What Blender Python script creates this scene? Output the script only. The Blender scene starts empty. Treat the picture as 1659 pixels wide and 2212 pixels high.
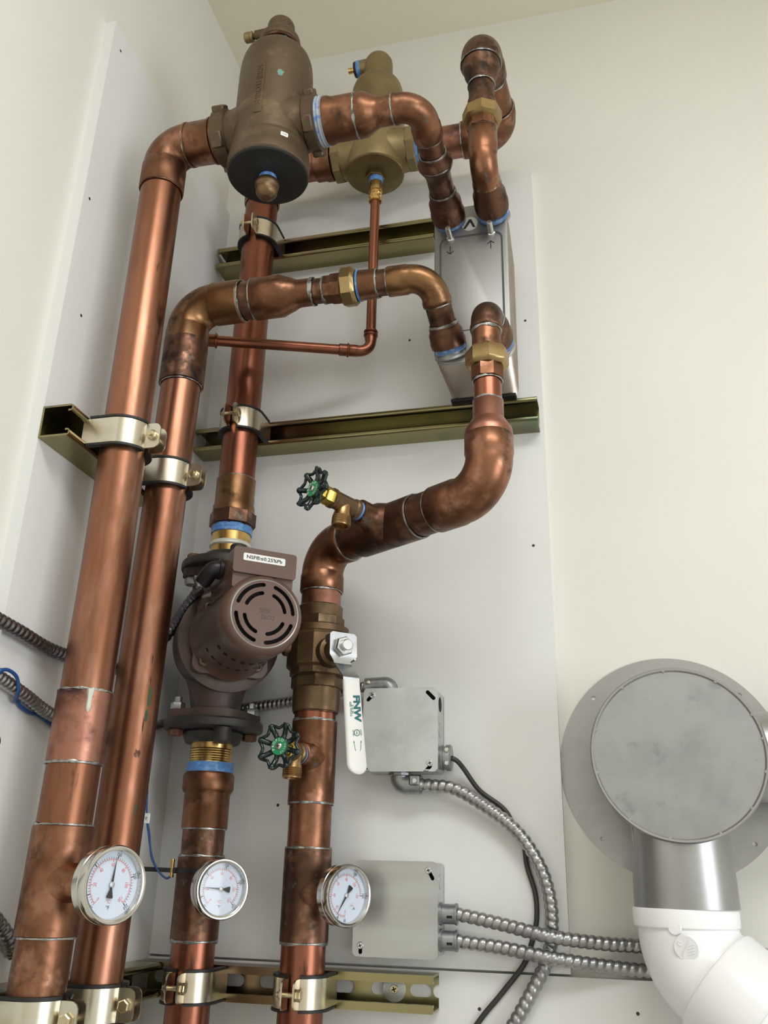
import bpy, math, random
from mathutils import Vector as V, Matrix, noise as mnoise
from mathutils.geometry import tessellate_polygon

random.seed(4)
SC = bpy.context.scene
COL = SC.collection
PI = math.pi

# ------------------------------------------------------------------ camera
cam_data = bpy.data.cameras.new('camera')
cam_data.sensor_fit = 'VERTICAL'
cam_data.sensor_height = 24.0
cam_data.lens = 1928.43 / 2212 * 24.0
cam_data.clip_start = 0.02
cam = bpy.data.objects.new('camera', cam_data)
COL.objects.link(cam)
_r, _u, _f = V((.9709, .2384, .0230)), V((.0684, -.3682, .9272)), V((-.2295, .8987, .3738))
cam.matrix_world = Matrix(((_r.x, _u.x, -_f.x, .6363), (_r.y, _u.y, -_f.y, -1.25), (_r.z, _u.z, -_f.z, 1.5), (0, 0, 0, 1)))
SC.camera = cam

# ------------------------------------------------------------------ light and exposure
SC.view_settings.view_transform = 'Standard'
SC.view_settings.look = 'None'
SC.view_settings.exposure = -0.06
SC.view_settings.gamma = 1.0
SC.view_settings.use_curve_mapping = False
world = bpy.data.worlds.new('world')
SC.world = world
world.use_nodes = True
world.node_tree.nodes['Background'].inputs[0].default_value = (.80, .90, 1.0, 1)
world.node_tree.nodes['Background'].inputs[1].default_value = 1.0

def area_light(name, loc, target, sx, sy, power, color):
    d = bpy.data.lights.new(name, 'AREA')
    d.shape = 'RECTANGLE'; d.size = sx; d.size_y = sy; d.energy = power; d.color = color
    o = bpy.data.objects.new(name, d); COL.objects.link(o)
    o.location = loc
    o.rotation_euler = (V(target) - V(loc)).to_track_quat('-Z', 'Y').to_euler()
    return o
# daylight entering through the two windows behind and to the right of the viewer, and the ceiling fixture
area_light('ceiling_fixture', (1.15, -1.55, 3.02), (1.15, -1.55, 0.0), 1.3, .6, 25, (.975, .985, .985))
area_light('window_daylight', (2.96, -1.75, 1.55), (0.0, -1.75, 1.55), 1.5, 1.3, 34, (.94, .975, 1.0))

# ------------------------------------------------------------------ mesh helpers
def frame(O, n, up=(0, 0, 1)):
    n = V(n).normalized(); up = V(up)
    if abs(n.dot(up)) > .995: up = V((0, 1, 0))
    x = up.cross(n).normalized(); y = n.cross(x)
    return Matrix(((x.x, y.x, n.x, O[0]), (x.y, y.y, n.y, O[1]), (x.z, y.z, n.z, O[2]), (0, 0, 0, 1)))

def arc(cx, cy, r, a0, a1, n):
    return [(cx + r * math.cos(math.radians(a0 + (a1 - a0) * i / n)), cy + r * math.sin(math.radians(a0 + (a1 - a0) * i / n))) for i in range(n + 1)]

def rrect(w, h, r, n=4):
    p = []
    for sx, sy, a in ((1, 1, 0), (-1, 1, 90), (-1, -1, 180), (1, -1, 270)):
        p += arc(sx * (w / 2 - r), sy * (h / 2 - r), r, a, a + 90, n)
    return p

def circle(r, n, cx=0, cy=0, a=0):
    return [(cx + r * math.cos(2 * PI * i / n + a), cy + r * math.sin(2 * PI * i / n + a)) for i in range(n)]

def stadium(w, h, cx=0, cy=0, n=6):       # long axis x
    return arc(cx + w / 2 - h / 2, cy, h / 2, -90, 90, n) + arc(cx - w / 2 + h / 2, cy, h / 2, 90, 270, n)

def lerp(a, b, t): return V(a) + (V(b) - V(a)) * t

def fillet(pts, r, n=10):
    pts = [V(p) for p in pts]; out = [pts[0]]
    for i in range(1, len(pts) - 1):
        p, a, b = pts[i], (pts[i - 1] - pts[i]).normalized(), (pts[i + 1] - pts[i]).normalized()
        rr = r[i - 1] if isinstance(r, (list, tuple)) else r
        half = a.angle(b) / 2
        d = rr / math.tan(half)
        bis = (a + b).normalized(); c = p + bis * (rr / math.sin(half))
        s, e = p + a * d - c, p + b * d - c
        ang = s.angle(e); ax = s.cross(e).normalized()
        for k in range(n + 1):
            out.append(c + Matrix.Rotation(ang * k / n, 3, ax) @ s)
    out.append(pts[-1])
    return out

def spline(pts, n=8):
    pts = [V(p) for p in pts]
    P = [pts[0] * 2 - pts[1]] + pts + [pts[-1] * 2 - pts[-2]]
    out = []
    for i in range(1, len(P) - 2):
        a, b, c, d = P[i - 1:i + 3]
        for k in range(n):
            t = k / n
            out.append(.5 * ((2 * b) + (c - a) * t + (2 * a - 5 * b + 4 * c - d) * t * t + (3 * b - a - 3 * c + d) * t ** 3))
    out.append(pts[-1])
    return out

def resample(path, step):
    L = [0]
    for a, b in zip(path, path[1:]): L.append(L[-1] + (b - a).length)
    n = max(2, int(L[-1] / step)); out = []; j = 0
    for i in range(n + 1):
        s = L[-1] * i / n
        while j < len(L) - 2 and L[j + 1] < s: j += 1
        t = (s - L[j]) / max(1e-9, L[j + 1] - L[j])
        out.append(lerp(path[j], path[j + 1], min(1, t)))
    return out

class G:
    def __init__(s): s.v = []; s.f = []
    def add(s, vs, fs):
        o = len(s.v); s.v += [V(v) for v in vs]; s.f += [[i + o for i in f] for f in fs]; return s
    def lathe(s, prof, M, seg=40, rot=0.0):
        vs, fs, rings = [], [], []
        for r, h in prof:
            if r < 1e-6:
                rings.append([len(vs)]); vs.append(M @ V((0, 0, h)))
            else:
                rings.append(list(range(len(vs), len(vs) + seg)))
                for i in range(seg):
                    a = 2 * PI * i / seg + rot
                    vs.append(M @ V((r * math.cos(a), r * math.sin(a), h)))
        for A, B in zip(rings, rings[1:]):
            for i in range(seg):
                j = (i + 1) % seg
                if len(A) == 1 and len(B) == 1: break
                if len(A) == 1: fs.append([A[0], B[i], B[j]])
                elif len(B) == 1: fs.append([A[i], A[j], B[0]])
                else: fs.append([A[i], A[j], B[j], B[i]])
        if tuple(prof[0]) != tuple(prof[-1]):
            if len(rings[0]) > 1: fs.append(rings[0][::-1])
            if len(rings[-1]) > 1: fs.append(rings[-1])
        return s.add(vs, fs)
    def sweep(s, path, r, seg=20, cap=True, closed=False):
        path = [V(p) for p in path]; n = len(path)
        T = []
        for i in range(n):
            if closed: t = path[(i + 1) % n] - path[i - 1]
            else: t = path[min(n - 1, i + 1)] - path[max(0, i - 1)]
            if t.length < 1e-9: t = T[-1] if T else V((0, 0, 1))
            T.append(t.normalized())
        ref = V((0, 0, 1)) if abs(T[0].z) < .9 else V((1, 0, 0))
        N = (ref - T[0] * ref.dot(T[0])).normalized()
        vs, fs = [], []; dist = 0
        for i in range(n):
            if i:
                dist += (path[i] - path[i - 1]).length
                q = T[i - 1].rotation_difference(T[i]); N = q @ N
                N = (N - T[i] * N.dot(T[i])).normalized()
            B = T[i].cross(N)
            for k in range(seg):
                a = 2 * PI * k / seg
                rr = r(dist, a, i) if callable(r) else (r[i] if isinstance(r, (list, tuple)) else r)
                vs.append(path[i] + (N * math.cos(a) + B * math.sin(a)) * rr)
        for i in range(n if closed else n - 1):
            i2 = (i + 1) % n
            for k in range(seg):
                k2 = (k + 1) % seg
                fs.append([i * seg + k, i * seg + k2, i2 * seg + k2, i2 * seg + k])
        if cap and not closed:
            fs.append(list(range(seg))[::-1]); fs.append(list(range((n - 1) * seg, n * seg)))
        return s.add(vs, fs)
    def plate(s, outline, t, M, holes=(), z0=0.0):
        loops = [list(outline)] + [list(h) for h in holes]
        flat = [p for l in loops for p in l]; n = len(flat)
        tri = tessellate_polygon([[V((x, y, 0)) for x, y in l] for l in loops])
        vs = [M @ V((x, y, z0)) for x, y in flat] + [M @ V((x, y, z0 + t)) for x, y in flat]
        fs = []
        for a, b, c in tri:
            A, B, C_ = flat[a], flat[b], flat[c]
            ar = (B[0] - A[0]) * (C_[1] - A[1]) - (B[1] - A[1]) * (C_[0] - A[0])
            if ar < 0: b, c = c, b
            fs.append([c, b, a]); fs.append([a + n, b + n, c + n])
        o = 0
        for li, l in enumerate(loops):
            area = sum(l[i][0] * l[(i + 1) % len(l)][1] - l[(i + 1) % len(l)][0] * l[i][1] for i in range(len(l)))
            flip = (area < 0) != (li > 0)
            for i in range(len(l)):
                j = (i + 1) % len(l)
                q = [o + i, o + j, o + j + n, o + i + n]
                fs.append(q[::-1] if flip else q)
            o += len(l)
        return s.add(vs, fs)
    def box(s, c, size, bev=0.0, M=None):
        M = M or Matrix.Identity(4)
        w, h, d = size
        b = min(bev, w / 2.01, h / 2.01, d / 2.01)
        c = V(c)
        if b <= 0:
            vs = [M @ (c + V((x * w / 2, y * h / 2, z * d / 2))) for x in (-1, 1) for y in (-1, 1) for z in (-1, 1)]
            return s.add(vs, [[0, 1, 3, 2], [4, 6, 7, 5], [0, 4, 5, 1], [2, 3, 7, 6], [0, 2, 6, 4], [1, 5, 7, 3]])
        T = M @ Matrix.Translation(c)
        rings = [(w - 2 * b, h - 2 * b, -d / 2), (w, h, -d / 2 + b), (w, h, d / 2 - b), (w - 2 * b, h - 2 * b, d / 2)]
        vs, fs = [], []
        for (ww, hh, z) in rings:
            for x, y in ((1, 1), (-1, 1), (-1, -1), (1, -1)):
                if ww == w:
                    ps = [(x * w / 2, y * (h / 2 - b)), (x * (w / 2 - b), y * h / 2)]
                else:
                    ps = [(x * ww / 2, y * hh / 2 * .9999), (x * ww / 2 * .9999, y * hh / 2)]
                if x * y < 0: ps = ps[::-1]
                vs += [T @ V((p[0], p[1], z)) for p in ps]
        for i in range(3):
            for k in range(8):
                k2 = (k + 1) % 8
                fs.append([i * 8 + k, i * 8 + k2, i * 8 + 8 + k2, i * 8 + 8 + k])
        fs.append(list(range(8))[::-1]); fs.append(list(range(24, 32)))
        return s.add(vs, fs)
    def text(s, body, size, M, t=.0002, align='CENTER', warp=None, sx=1.0, bold=0.0):
        cu = bpy.data.curves.new('txt', 'FONT'); cu.body = body; cu.size = size
        cu.align_x = align; cu.align_y = 'CENTER'; cu.resolution_u = 3; cu.extrude = t / 2; cu.offset = bold
        ob = bpy.data.objects.new('txt', cu)
        me = bpy.data.meshes.new_from_object(ob)
        vs = []
        for v in me.vertices:
            p = V((v.co.x * sx, v.co.y, v.co.z + t / 2))
            vs.append(warp(p) if warp else M @ p)
        s.add(vs, [list(p.vertices) for p in me.polygons])
        bpy.data.objects.remove(ob); bpy.data.curves.remove(cu); bpy.data.meshes.remove(me)
        return s

OFF = {}
def thing(name, loc, label, cat, group=None):
    o = bpy.data.objects.new(name, None); COL.objects.link(o)
    o.location = loc; o.empty_display_size = .02
    OFF[o.name] = V(loc); o['label'] = label; o['category'] = cat
    if group: o['group'] = group
    return o

def part(name, g, m, parent=None, smooth=35, label=None, loc=None):
    off = OFF[parent.name] if parent else V(loc or (0, 0, 0))
    me = bpy.data.meshes.new(name)
    me.from_pydata([v - off for v in g.v], [], g.f)
    me.validate(); me.update()
    if smooth:
        for p in me.polygons: p.use_smooth = True
        me.set_sharp_from_angle(angle=math.radians(smooth))
    me.materials.append(m)
    o = bpy.data.objects.new(name, me); COL.objects.link(o)
    if parent: o.parent = parent
    else: o.location = off
    OFF[o.name] = off
    if label: o['label'] = label
    return o

def tag(o, label, cat, group=None):
    o['label'] = label; o['category'] = cat
    if group: o['group'] = group
    return o

# ------------------------------------------------------------------ materials
def material(name, col, metal=0.0, rough=.5, layers=(), rough_var=0.0, bump=None, spec=.5, stretch=(1, 1, 1), coat=0.0):
    """layers: (colour, noise scale, low, high, [roughness]) laid over the base colour by thresholded noise"""
    m = bpy.data.materials.new(name); m.use_nodes = True
    nt = m.node_tree; N = nt.nodes; L = nt.links
    b = N['Principled BSDF']
    b.inputs['Metallic'].default_value = metal
    b.inputs['Roughness'].default_value = rough
    b.inputs['Specular IOR Level'].default_value = spec
    if coat: b.inputs['Coat Weight'].default_value = coat
    tc = N.new('ShaderNodeTexCoord'); mp = N.new('ShaderNodeMapping')
    mp.inputs['Scale'].default_value = stretch
    L.new(tc.outputs['Object'], mp.inputs['Vector'])
    rgb = N.new('ShaderNodeRGB'); rgb.outputs[0].default_value = (*col, 1)
    cur = rgb.outputs[0]; rcur = None
    for i, ly in enumerate(layers):
        no = N.new('ShaderNodeTexNoise'); no.noise_dimensions = '4D'
        no.inputs['W'].default_value = i * 3.7 + len(name)
        no.inputs['Scale'].default_value = ly[1]; no.inputs['Detail'].default_value = 5; no.inputs['Roughness'].default_value = .6
        L.new(mp.outputs[0], no.inputs['Vector'])
        mr = N.new('ShaderNodeMapRange'); mr.inputs[1].default_value = ly[2]; mr.inputs[2].default_value = ly[3]
        L.new(no.outputs['Fac'], mr.inputs[0])
        mx = N.new('ShaderNodeMix'); mx.data_type = 'RGBA'
        L.new(mr.outputs[0], mx.inputs[0]); L.new(cur, mx.inputs[6]); mx.inputs[7].default_value = (*ly[0], 1)
        cur = mx.outputs[2]
        if len(ly) > 4:
            mf = N.new('ShaderNodeMix'); L.new(mr.outputs[0], mf.inputs[0])
            if rcur is None: mf.inputs[2].default_value = rough
            else: L.new(rcur, mf.inputs[2])
            mf.inputs[3].default_value = ly[4]; rcur = mf.outputs[0]
    L.new(cur, b.inputs['Base Color'])
    if rcur is not None: L.new(rcur, b.inputs['Roughness'])
    if bump:
        no = N.new('ShaderNodeTexNoise'); no.inputs['Scale'].default_value = bump[0]; no.inputs['Detail'].default_value = 4
        L.new(mp.outputs[0], no.inputs['Vector'])
        bp = N.new('ShaderNodeBump'); bp.inputs['Strength'].default_value = bump[1]; bp.inputs['Distance'].default_value = bump[2] if len(bump) > 2 else .001
        L.new(no.outputs['Fac'], bp.inputs['Height']); L.new(bp.outputs[0], b.inputs['Normal'])
    return m

M_ = {}
M_['cream'] = material('cream_wall_paint', (.79, .775, .715), 0, .55, [((.76, .745, .69), 3, .4, .7)], bump=(140, .08, .0006))
M_['ceil'] = material('ceiling_paint', (.86, .80, .665), 0, .65, bump=(120, .06, .0006))
M_['panel'] = material('white_panel_paint', (.79, .79, .78), 0, .42, [((.75, .75, .735), 4, .45, .7), ((.62, .57, .48), 60, .74, .80)], bump=(35, .10, .0008), stretch=(1, 1, .3))
M_['floor'] = material('grey_concrete', (.46, .44, .39), 0, .7, [((.38, .36, .32), 5, .4, .7)])
M_['cu'] = material('drawn_copper', (.34, .155, .095), 1, .32, [((.23, .100, .056), 11, .44, .58, .36), ((.40, .21, .145), 20, .53, .66, .30), ((.08, .042, .028), 46, .63, .70, .45)], bump=(220, .05, .0004), stretch=(1, 1, .22))
M_['cu_red'] = material('red_drawn_copper', (.32, .125, .078), 1, .31, [((.21, .080, .049), 11, .44, .58, .36), ((.12, .05, .032), 44, .62, .70, .42)], bump=(220, .05, .0004), stretch=(1, 1, .2))
M_['fit'] = material('tarnished_copper_fitting', (.27, .125, .072), 1, .36, [((.165, .080, .045), 20, .44, .58, .43), ((.36, .185, .12), 34, .53, .66, .3), ((.075, .045, .033), 30, .60, .72, .5), ((.17, .17, .15), 48, .64, .71, .6)], bump=(160, .12, .0005))
M_['fit_dark'] = material('dark_tarnished_copper', (.165, .085, .055), 1, .40, [((.095, .054, .037), 20, .44, .58, .46), ((.27, .145, .10), 36, .53, .65, .34), ((.040, .031, .027), 28, .55, .66, .55), ((.18, .18, .16), 52, .62, .69, .6)], bump=(160, .14, .0006))
M_['fit_pink'] = material('heat_stained_copper', (.40, .19, .135), 1, .37, [((.25, .115, .08), 22, .44, .57, .39), ((.085, .045, .05), 16, .53, .64, .48), ((.45, .24, .18), 44, .58, .68, .34)], bump=(160, .12, .0005))
M_['fit_gold'] = material('golden_tarnished_copper', (.27, .145, .070), 1, .35, [((.17, .090, .047), 18, .44, .60, .41), ((.070, .042, .028), 28, .57, .67, .5), ((.34, .19, .10), 40, .57, .68, .3)], bump=(160, .12, .0005))
M_['solder'] = material('solder', (.43, .44, .425), .95, .34, [((.15, .15, .145), 90, .46, .60, .5)], bump=(400, .35, .0006))
M_['flux'] = material('pale_solder_drip', (.72, .72, .64), .3, .45, bump=(400, .3, .0006))
M_['bronze'] = material('cast_bronze', (.145, .102, .064), .7, .50, [((.115, .080, .050), 12, .40, .62, .55), ((.21, .148, .088), 30, .54, .70, .45)], bump=(420, .22, .0006))
M_['bronze_dark'] = material('blackened_bronze_plate', (.016, .0155, .0135), .1, .6, [((.035, .045, .04), 26, .58, .70)], bump=(380, .2, .0006))
M_['bronze_valve'] = material('valve_bronze', (.20, .13, .07), .85, .42, [((.10, .07, .045), 18, .45, .65, .5), ((.32, .22, .12), 40, .58, .74, .36)], bump=(300, .2, .0006))
M_['brass'] = material('cast_brass', (.32, .25, .125), .8, .46, [((.23, .175, .085), 14, .42, .64, .5)], bump=(420, .25, .0006))
M_['brass_plate'] = material('dull_brass_plate', (.25, .19, .085), .8, .42, [((.12, .09, .045), 18, .45, .68, .5)], bump=(380, .2, .0006))
M_['brass_bright'] = material('bright_brass', (.75, .50, .19), 1, .24, [((.45, .27, .09), 30, .52, .7, .35)])
M_['spout'] = material('worn_brass_spout', (.42, .26, .12), 1, .33, [((.25, .15, .07), 60, .45, .65, .42)])
M_['yellow'] = material('yellow_brass_hex', (.70, .53, .12), 1, .3, [((.5, .35, .08), 60, .5, .7)])
M_['union'] = material('union_nut_brass', (.42, .30, .14), 1, .36, [((.27, .18, .085), 18, .45, .65, .45)], bump=(300, .15, .0005))
M_['zinc'] = material('yellow_zinc_strut', (.31, .275, .14), 1, .24, [((.30, .20, .16), 9, .52, .66, .26), ((.15, .20, .13), 12, .52, .66, .26)], stretch=(.5, .5, 1), bump=(300, .05, .0004))
M_['cutsteel'] = material('cut_strut_end', (.20, .20, .19), .7, .5)
M_['strap'] = material('plated_steel_strap', (.66, .62, .52), 1, .27, [((.56, .47, .34), 8, .48, .7, .3)], stretch=(1, 1, 4), bump=(260, .06, .0004))
M_['rubber'] = material('black_rubber', (.012, .012, .013), 0, .5)
M_['bolt'] = material('plated_bolt', (.60, .52, .34), 1, .3, [((.40, .32, .2), 60, .5, .7)])
M_['zbolt'] = material('zinc_bolt', (.52, .53, .52), 1, .36, [((.25, .22, .18), 90, .5, .7, .5)])
M_['rust'] = material('rusty_bolt', (.20, .085, .045), .3, .65, [((.10, .055, .04), 120, .45, .65)])
M_['ss'] = material('stainless_face', (.36, .36, .355), .9, .46, [((.30, .30, .295), 10, .42, .62, .5)], stretch=(1, 1, .4), bump=(300, .05, .0003))
M_['ss_side'] = material('brazed_stainless_edge', (.46, .42, .38), 1, .34, [((.36, .30, .26), 20, .45, .7)])
M_['blackink'] = material('black_ink', (.015, .015, .015), 0, .6)
M_['grey_line'] = material('grey_groove_paint', (.06, .062, .06), 0, .5)
M_['galv'] = material('galvanized_sheet', (.60, .625, .625), .8, .46, [((.50, .52, .52), 20, .42, .66), ((.66, .67, .66), 55, .6, .75)], bump=(150, .05, .0003))
M_['galv_dull'] = material('brushed_galvanized_cover', (.52, .525, .52), .9, .33, [((.45, .45, .445), 10, .42, .66)], stretch=(.3, 1, 3), bump=(260, .06, .0003))
M_['cast'] = material('diecast_zinc', (.36, .37, .38), .9, .40, [((.24, .25, .26), 60, .45, .68)], bump=(260, .15, .0004))
M_['flex'] = material('galvanized_flex', (.42, .42, .42), 1, .34, [((.30, .30, .31), 30, .45, .68, .42)])
M_['flex_dark'] = material('dark_flex', (.24, .24, .255), 1, .30, [((.15, .15, .16), 30, .45, .68, .4)])
M_['pump'] = material('brown_pump_enamel', (.135, .080, .062), 0, .36, [((.115, .066, .05), 14, .42, .68)], bump=(520, .10, .0005), spec=.5)
M_['pump_dark'] = material('worn_brown_casting', (.10, .062, .048), .1, .5, [((.05, .038, .032), 18, .45, .65)], bump=(320, .3, .0008))
M_['iron'] = material('cast_iron_flange', (.050, .046, .041), .4, .5, [((.09, .075, .055), 20, .50, .70)], bump=(300, .35, .0008))
M_['black'] = material('black_plastic', (.012, .012, .013), 0, .38)
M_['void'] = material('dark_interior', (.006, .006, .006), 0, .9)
M_['blue'] = material('blue_thread_tape', (.10, .27, .62), 0, .45, [((.25, .45, .78), 120, .5, .66), ((.55, .62, .72), 60, .66, .76)], bump=(300, .3, .0006))
M_['tape_pale'] = material('pale_thread_tape', (.38, .44, .52), 0, .45, [((.12, .26, .56), 90, .52, .62), ((.22, .21, .19), 50, .58, .70)], bump=(300, .3, .0006))
M_['tape_dim'] = material('dim_thread_tape', (.10, .21, .45), 0, .45, [((.30, .42, .62), 120, .5, .66)], bump=(300, .3, .0006))
M_['bluewire'] = material('blue_wire', (.015, .07, .24), 0, .35)
M_['white'] = material('white_plastic', (.80, .79, .76), 0, .35)
M_['label'] = material('white_label', (.82, .82, .80), 0, .4)
M_['teal'] = material('teal_print', (.0, .12, .13), 0, .5)
M_['green'] = material('dark_green_enamel', (.002, .013, .013), 0, .2, coat=.2)
M_['greenlabel'] = material('green_label', (.02, .26, .10), 0, .35)
M_['dial'] = material('white_dial', (.66, .74, .88), 0, .4)
M_['red'] = material('red_print', (.72, .16, .14), 0, .5)
M_['chrome'] = material('stainless_rim', (.62, .60, .56), 1, .17)
M_['pvc'] = material('white_pvc', (.92, .92, .935), 0, .28)
M_['ventss'] = material('stainless_vent', (.41, .41, .41), .95, .34, [((.34, .34, .34), 9, .42, .66, .42)], bump=(120, .04, .0003))
M_['ventdisc'] = material('frosted_stainless_cap', (.37, .372, .378), .75, .46, [((.31, .31, .315), 16, .48, .68), ((.25, .25, .255), 30, .60, .72)], bump=(90, .04, .0003))
M_['cable'] = material('black_cable', (.035, .032, .030), 0, .4)
M_['steel'] = material('bright_screw_steel', (.66, .66, .65), 1, .26)
M_['lever'] = material('zinc_plated_lever', (.62, .64, .66), 1, .26, [((.50, .52, .54), 50, .45, .66)])
M_['paintgreen'] = material('green_corrosion', (.045, .085, .04), 0, .8)
M_['verdigris'] = material('verdigris', (.16, .33, .28), 0, .8)
m = bpy.data.materials.new('clear_lens'); m.use_nodes = True
nt = m.node_tree; nt.nodes.clear()
_o = nt.nodes.new('ShaderNodeOutputMaterial'); _mx = nt.nodes.new('ShaderNodeMixShader'); _t = nt.nodes.new('ShaderNodeBsdfTransparent'); _g = nt.nodes.new('ShaderNodeBsdfGlossy')
_g.inputs['Roughness'].default_value = .03; _mx.inputs[0].default_value = .02
nt.links.new(_t.outputs[0], _mx.inputs[1]); nt.links.new(_g.outputs[0], _mx.inputs[2]); nt.links.new(_mx.outputs[0], _o.inputs[0])
M_['lens'] = m

# ------------------------------------------------------------------ room
T_ = .017            # board thickness: boards' faces are x = 0 and y = 0
CEIL = 3.04
def struct(name, g, m, smooth=0):
    o = part(name, g, m, None, smooth); o['kind'] = 'structure'; return o
def slab(x0, x1, y0, y1, z0, z1):
    return G().box(((x0 + x1) / 2, (y0 + y1) / 2, (z0 + z1) / 2), (x1 - x0, y1 - y0, z1 - z0))
XR, YF = 3.0, -3.2
struct('wall_back', slab(-T_ - .1, XR + .1, T_, T_ + .1, 0, CEIL), M_['cream'])
struct('wall_left', slab(-T_ - .1, -T_, YF - .1, T_, 0, CEIL), M_['cream'])
struct('ceiling', slab(-T_ - .1, XR + .1, YF - .1, T_ + .1, CEIL, CEIL + .1), M_['ceil'])
struct('floor', slab(-T_ - .1, XR + .1, YF - .1, T_ + .1, -.1, 0), M_['floor'])
g = slab(XR, XR + .1, YF, T_, 0, .9); 
for b in ((XR, XR + .1, YF, T_, 2.2, CEIL), (XR, XR + .1, YF, -2.5, .9, 2.2), (XR, XR + .1, -1.0, T_, .9, 2.2)):
    q = slab(*b); g.add(q.v, q.f)
struct('wall_right', g, M_['cream'])
g = slab(-T_, XR, YF - .1, YF, 0, CEIL)
struct('wall_front', g, M_['cream'])
def window(name, c, w, h, n):
    Mx = frame(c, n)
    g = G().plate(rrect(w, h, .004, 1), .06, Mx, [[(x * .0 + p[0] + cx, p[1]) for p in rrect(w / 2 - .08, h - .1, .004, 1)] for x, cx in ((0, -w / 4 + .01), (0, w / 4 - .01))], -.03)
    o = struct(name, g, M_['white'])
    OFF[o.name] = V((0, 0, 0))
    for cx in (-w / 4 + .01, w / 4 - .01):
        part('pane', G().plate([(p[0] + cx, p[1]) for p in rrect(w / 2 - .081, h - .101, .002, 1)], .004, Mx, (), -.002), M_['lens'], o, 0)
window('window_1', (XR + .06, -1.75, 1.55), 1.5, 1.3, (-1, 0, 0))

def board(name, g, label, holes=()):
    o = struct(name, g, M_['panel']); o['label'] = label
    for (P, n) in holes:
        part('screw_hole', G().lathe([(.0022, 0), (.0020, .0004), (0, .0003)], frame(P, n), 10), M_['iron'], o)
    return o
board('trim_1', slab(0, .5685, 0, T_, 1.3885, 2.655), 'white painted plywood board on the back wall behind the heat exchanger and pump',
      [((.547, 0, 2.34), (0, -1, 0)), ((.354, 0, 2.328), (0, -1, 0)), ((.173, 0, 1.584), (0, -1, 0)), ((.545, 0, 1.95), (0, -1, 0)), ((.5, 0, 2.62), (0, -1, 0))])
bl = board('trim_2', slab(-T_, 0, -.4275, T_, .3, 2.655), 'tall white painted plywood board on the left wall behind the two left risers',
      [((0, -.405, 2.62), (1, 0, 0)), ((0, -.414, 2.337), (1, 0, 0)), ((0, -.388, 2.167), (1, 0, 0))])
board('trim_3', slab(0, 1.25, 0, T_, .3, 1.3855), 'wide white painted board below the slotted strut and the vent',
      [((.645, 0, 1.350), (0, -1, 0)), ((.455, 0, 1.345), (0, -1, 0))])
part('wire_hole', G().lathe([(.0085, 0), (.0082, .0006), (0, .0005)], frame((0, -.405, 1.619), (1, 0, 0)), 20), M_['void'], bl)

# ------------------------------------------------------------------ strut channels
SW = .042
def strut(P0, P1, n, label, slots=False, screw=None, end_cut=False):
    """channel from P0 to P1 (back centreline on the board), open side facing n"""
    P0, P1, n = V(P0), V(P1), V(n)
    d = (P1 - P0).normalized(); L = (P1 - P0).length
    root = thing('strut_channel', P0, label, 'strut channel')
    x = V((0, 0, 1))
    w = SW / 2; t = .0026; lip = .0095; dp = .007
    # cross-section in (z, n)
    pts = [(-w, 0), (w, 0), (w, SW), (w - lip, SW), (w - lip, SW - dp), (w - lip + t, SW - dp), (w - lip + t, SW - t), (w - t, SW - t), (w - t, t),
           (-w + t, t), (-w + t, SW - t), (-w + lip - t, SW - t), (-w + lip - t, SW - dp), (-w + lip, SW - dp), (-w + lip, SW), (-w, SW)]
    Mx = Matrix(((x.x, n.x, d.x, P0.x), (x.y, n.y, d.y, P0.y), (x.z, n.z, d.z, P0.z), (0, 0, 0, 1)))
    if x.cross(n).dot(d) < 0:      # keep the frame right-handed
        Mx = Matrix(((-x.x, n.x, d.x, P0.x), (-x.y, n.y, d.y, P0.y), (-x.z, n.z, d.z, P0.z), (0, 0, 0, 1)))
    def rounded(ps):
        out = []
        sharp = {2, 3, 14, 15}
        for i, p in enumerate(ps):
            if i in sharp:
                a, b = V(ps[i - 1]), V(ps[(i + 1) % len(ps)]); p = V(p)
                da, db = (a - p).normalized(), (b - p).normalized(); r = .0060
                for k in range(5):
                    th = k / 4
                    q = p + da * r * (1 - th) ** 2 + db * r * th ** 2
                    out.append((q.x, q.y))
            else: out.append(tuple(p))
        return out
    if not slots:
        part('channel', G().plate(rounded(pts), L, Mx), M_['zinc'], root, 40)
    else:
        sides = G()
        for sgn in (1, -1):
            ps = [(w, 0), (w, SW), (w - lip, SW), (w - lip, SW - dp), (w - lip + t, SW - dp), (w - lip + t, SW - t), (w - t, SW - t), (w - t, 0)]
            ps = [(sgn * a, b) for a, b in ps]
            sides.plate(ps, L, Mx)
        part('channel', sides, M_['zinc'], root, 40)
        holes = []; k = .024
        while k < L - .02:
            holes.append(stadium(.030, .0145, k)); k += .0508
        out = [(0, -w + t), (L, -w + t)] + arc(L, 0, .0075, -90, -270, 8) + [(L, w - t), (0, w - t)]
        part('web', G().plate(out, t, frame(P0, n, (0, 0, 1)), holes), M_['zinc'], root, 40)
    if screw:
        S = P0 + d * screw + n * t
        part('washer', G().lathe([(.0150, 0), (.0150, .0012), (.0142, .0016), (0, .0016)], frame(S, n), 32), M_['galv'], root)
        sc = part('screw', G().lathe([(.0055, .0016), (.0050, .0030), (0, .0034)], frame(S, n), 20), M_['bolt'], root)
        c = G()
        for a in (0, 90): c.box((0, 0, .0034), (.0062, .0013, .0006), 0, frame(S, n) @ Matrix.Rotation(math.radians(a + 20), 4, 'Z'))
        part('screw_recess', c, M_['void'], sc, 0)
    return root
B_ = (0, -1, 0); Lf = (1, 0, 0)
Z1, Z2, Z3, ZL = 2.5225, 2.1555, 1.362, 1.9895
strut((.004, 0, Z1), (.401, 0, Z1), B_, 'shortest strut channel, uppermost on the back wall, ending at the heat exchanger')
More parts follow.
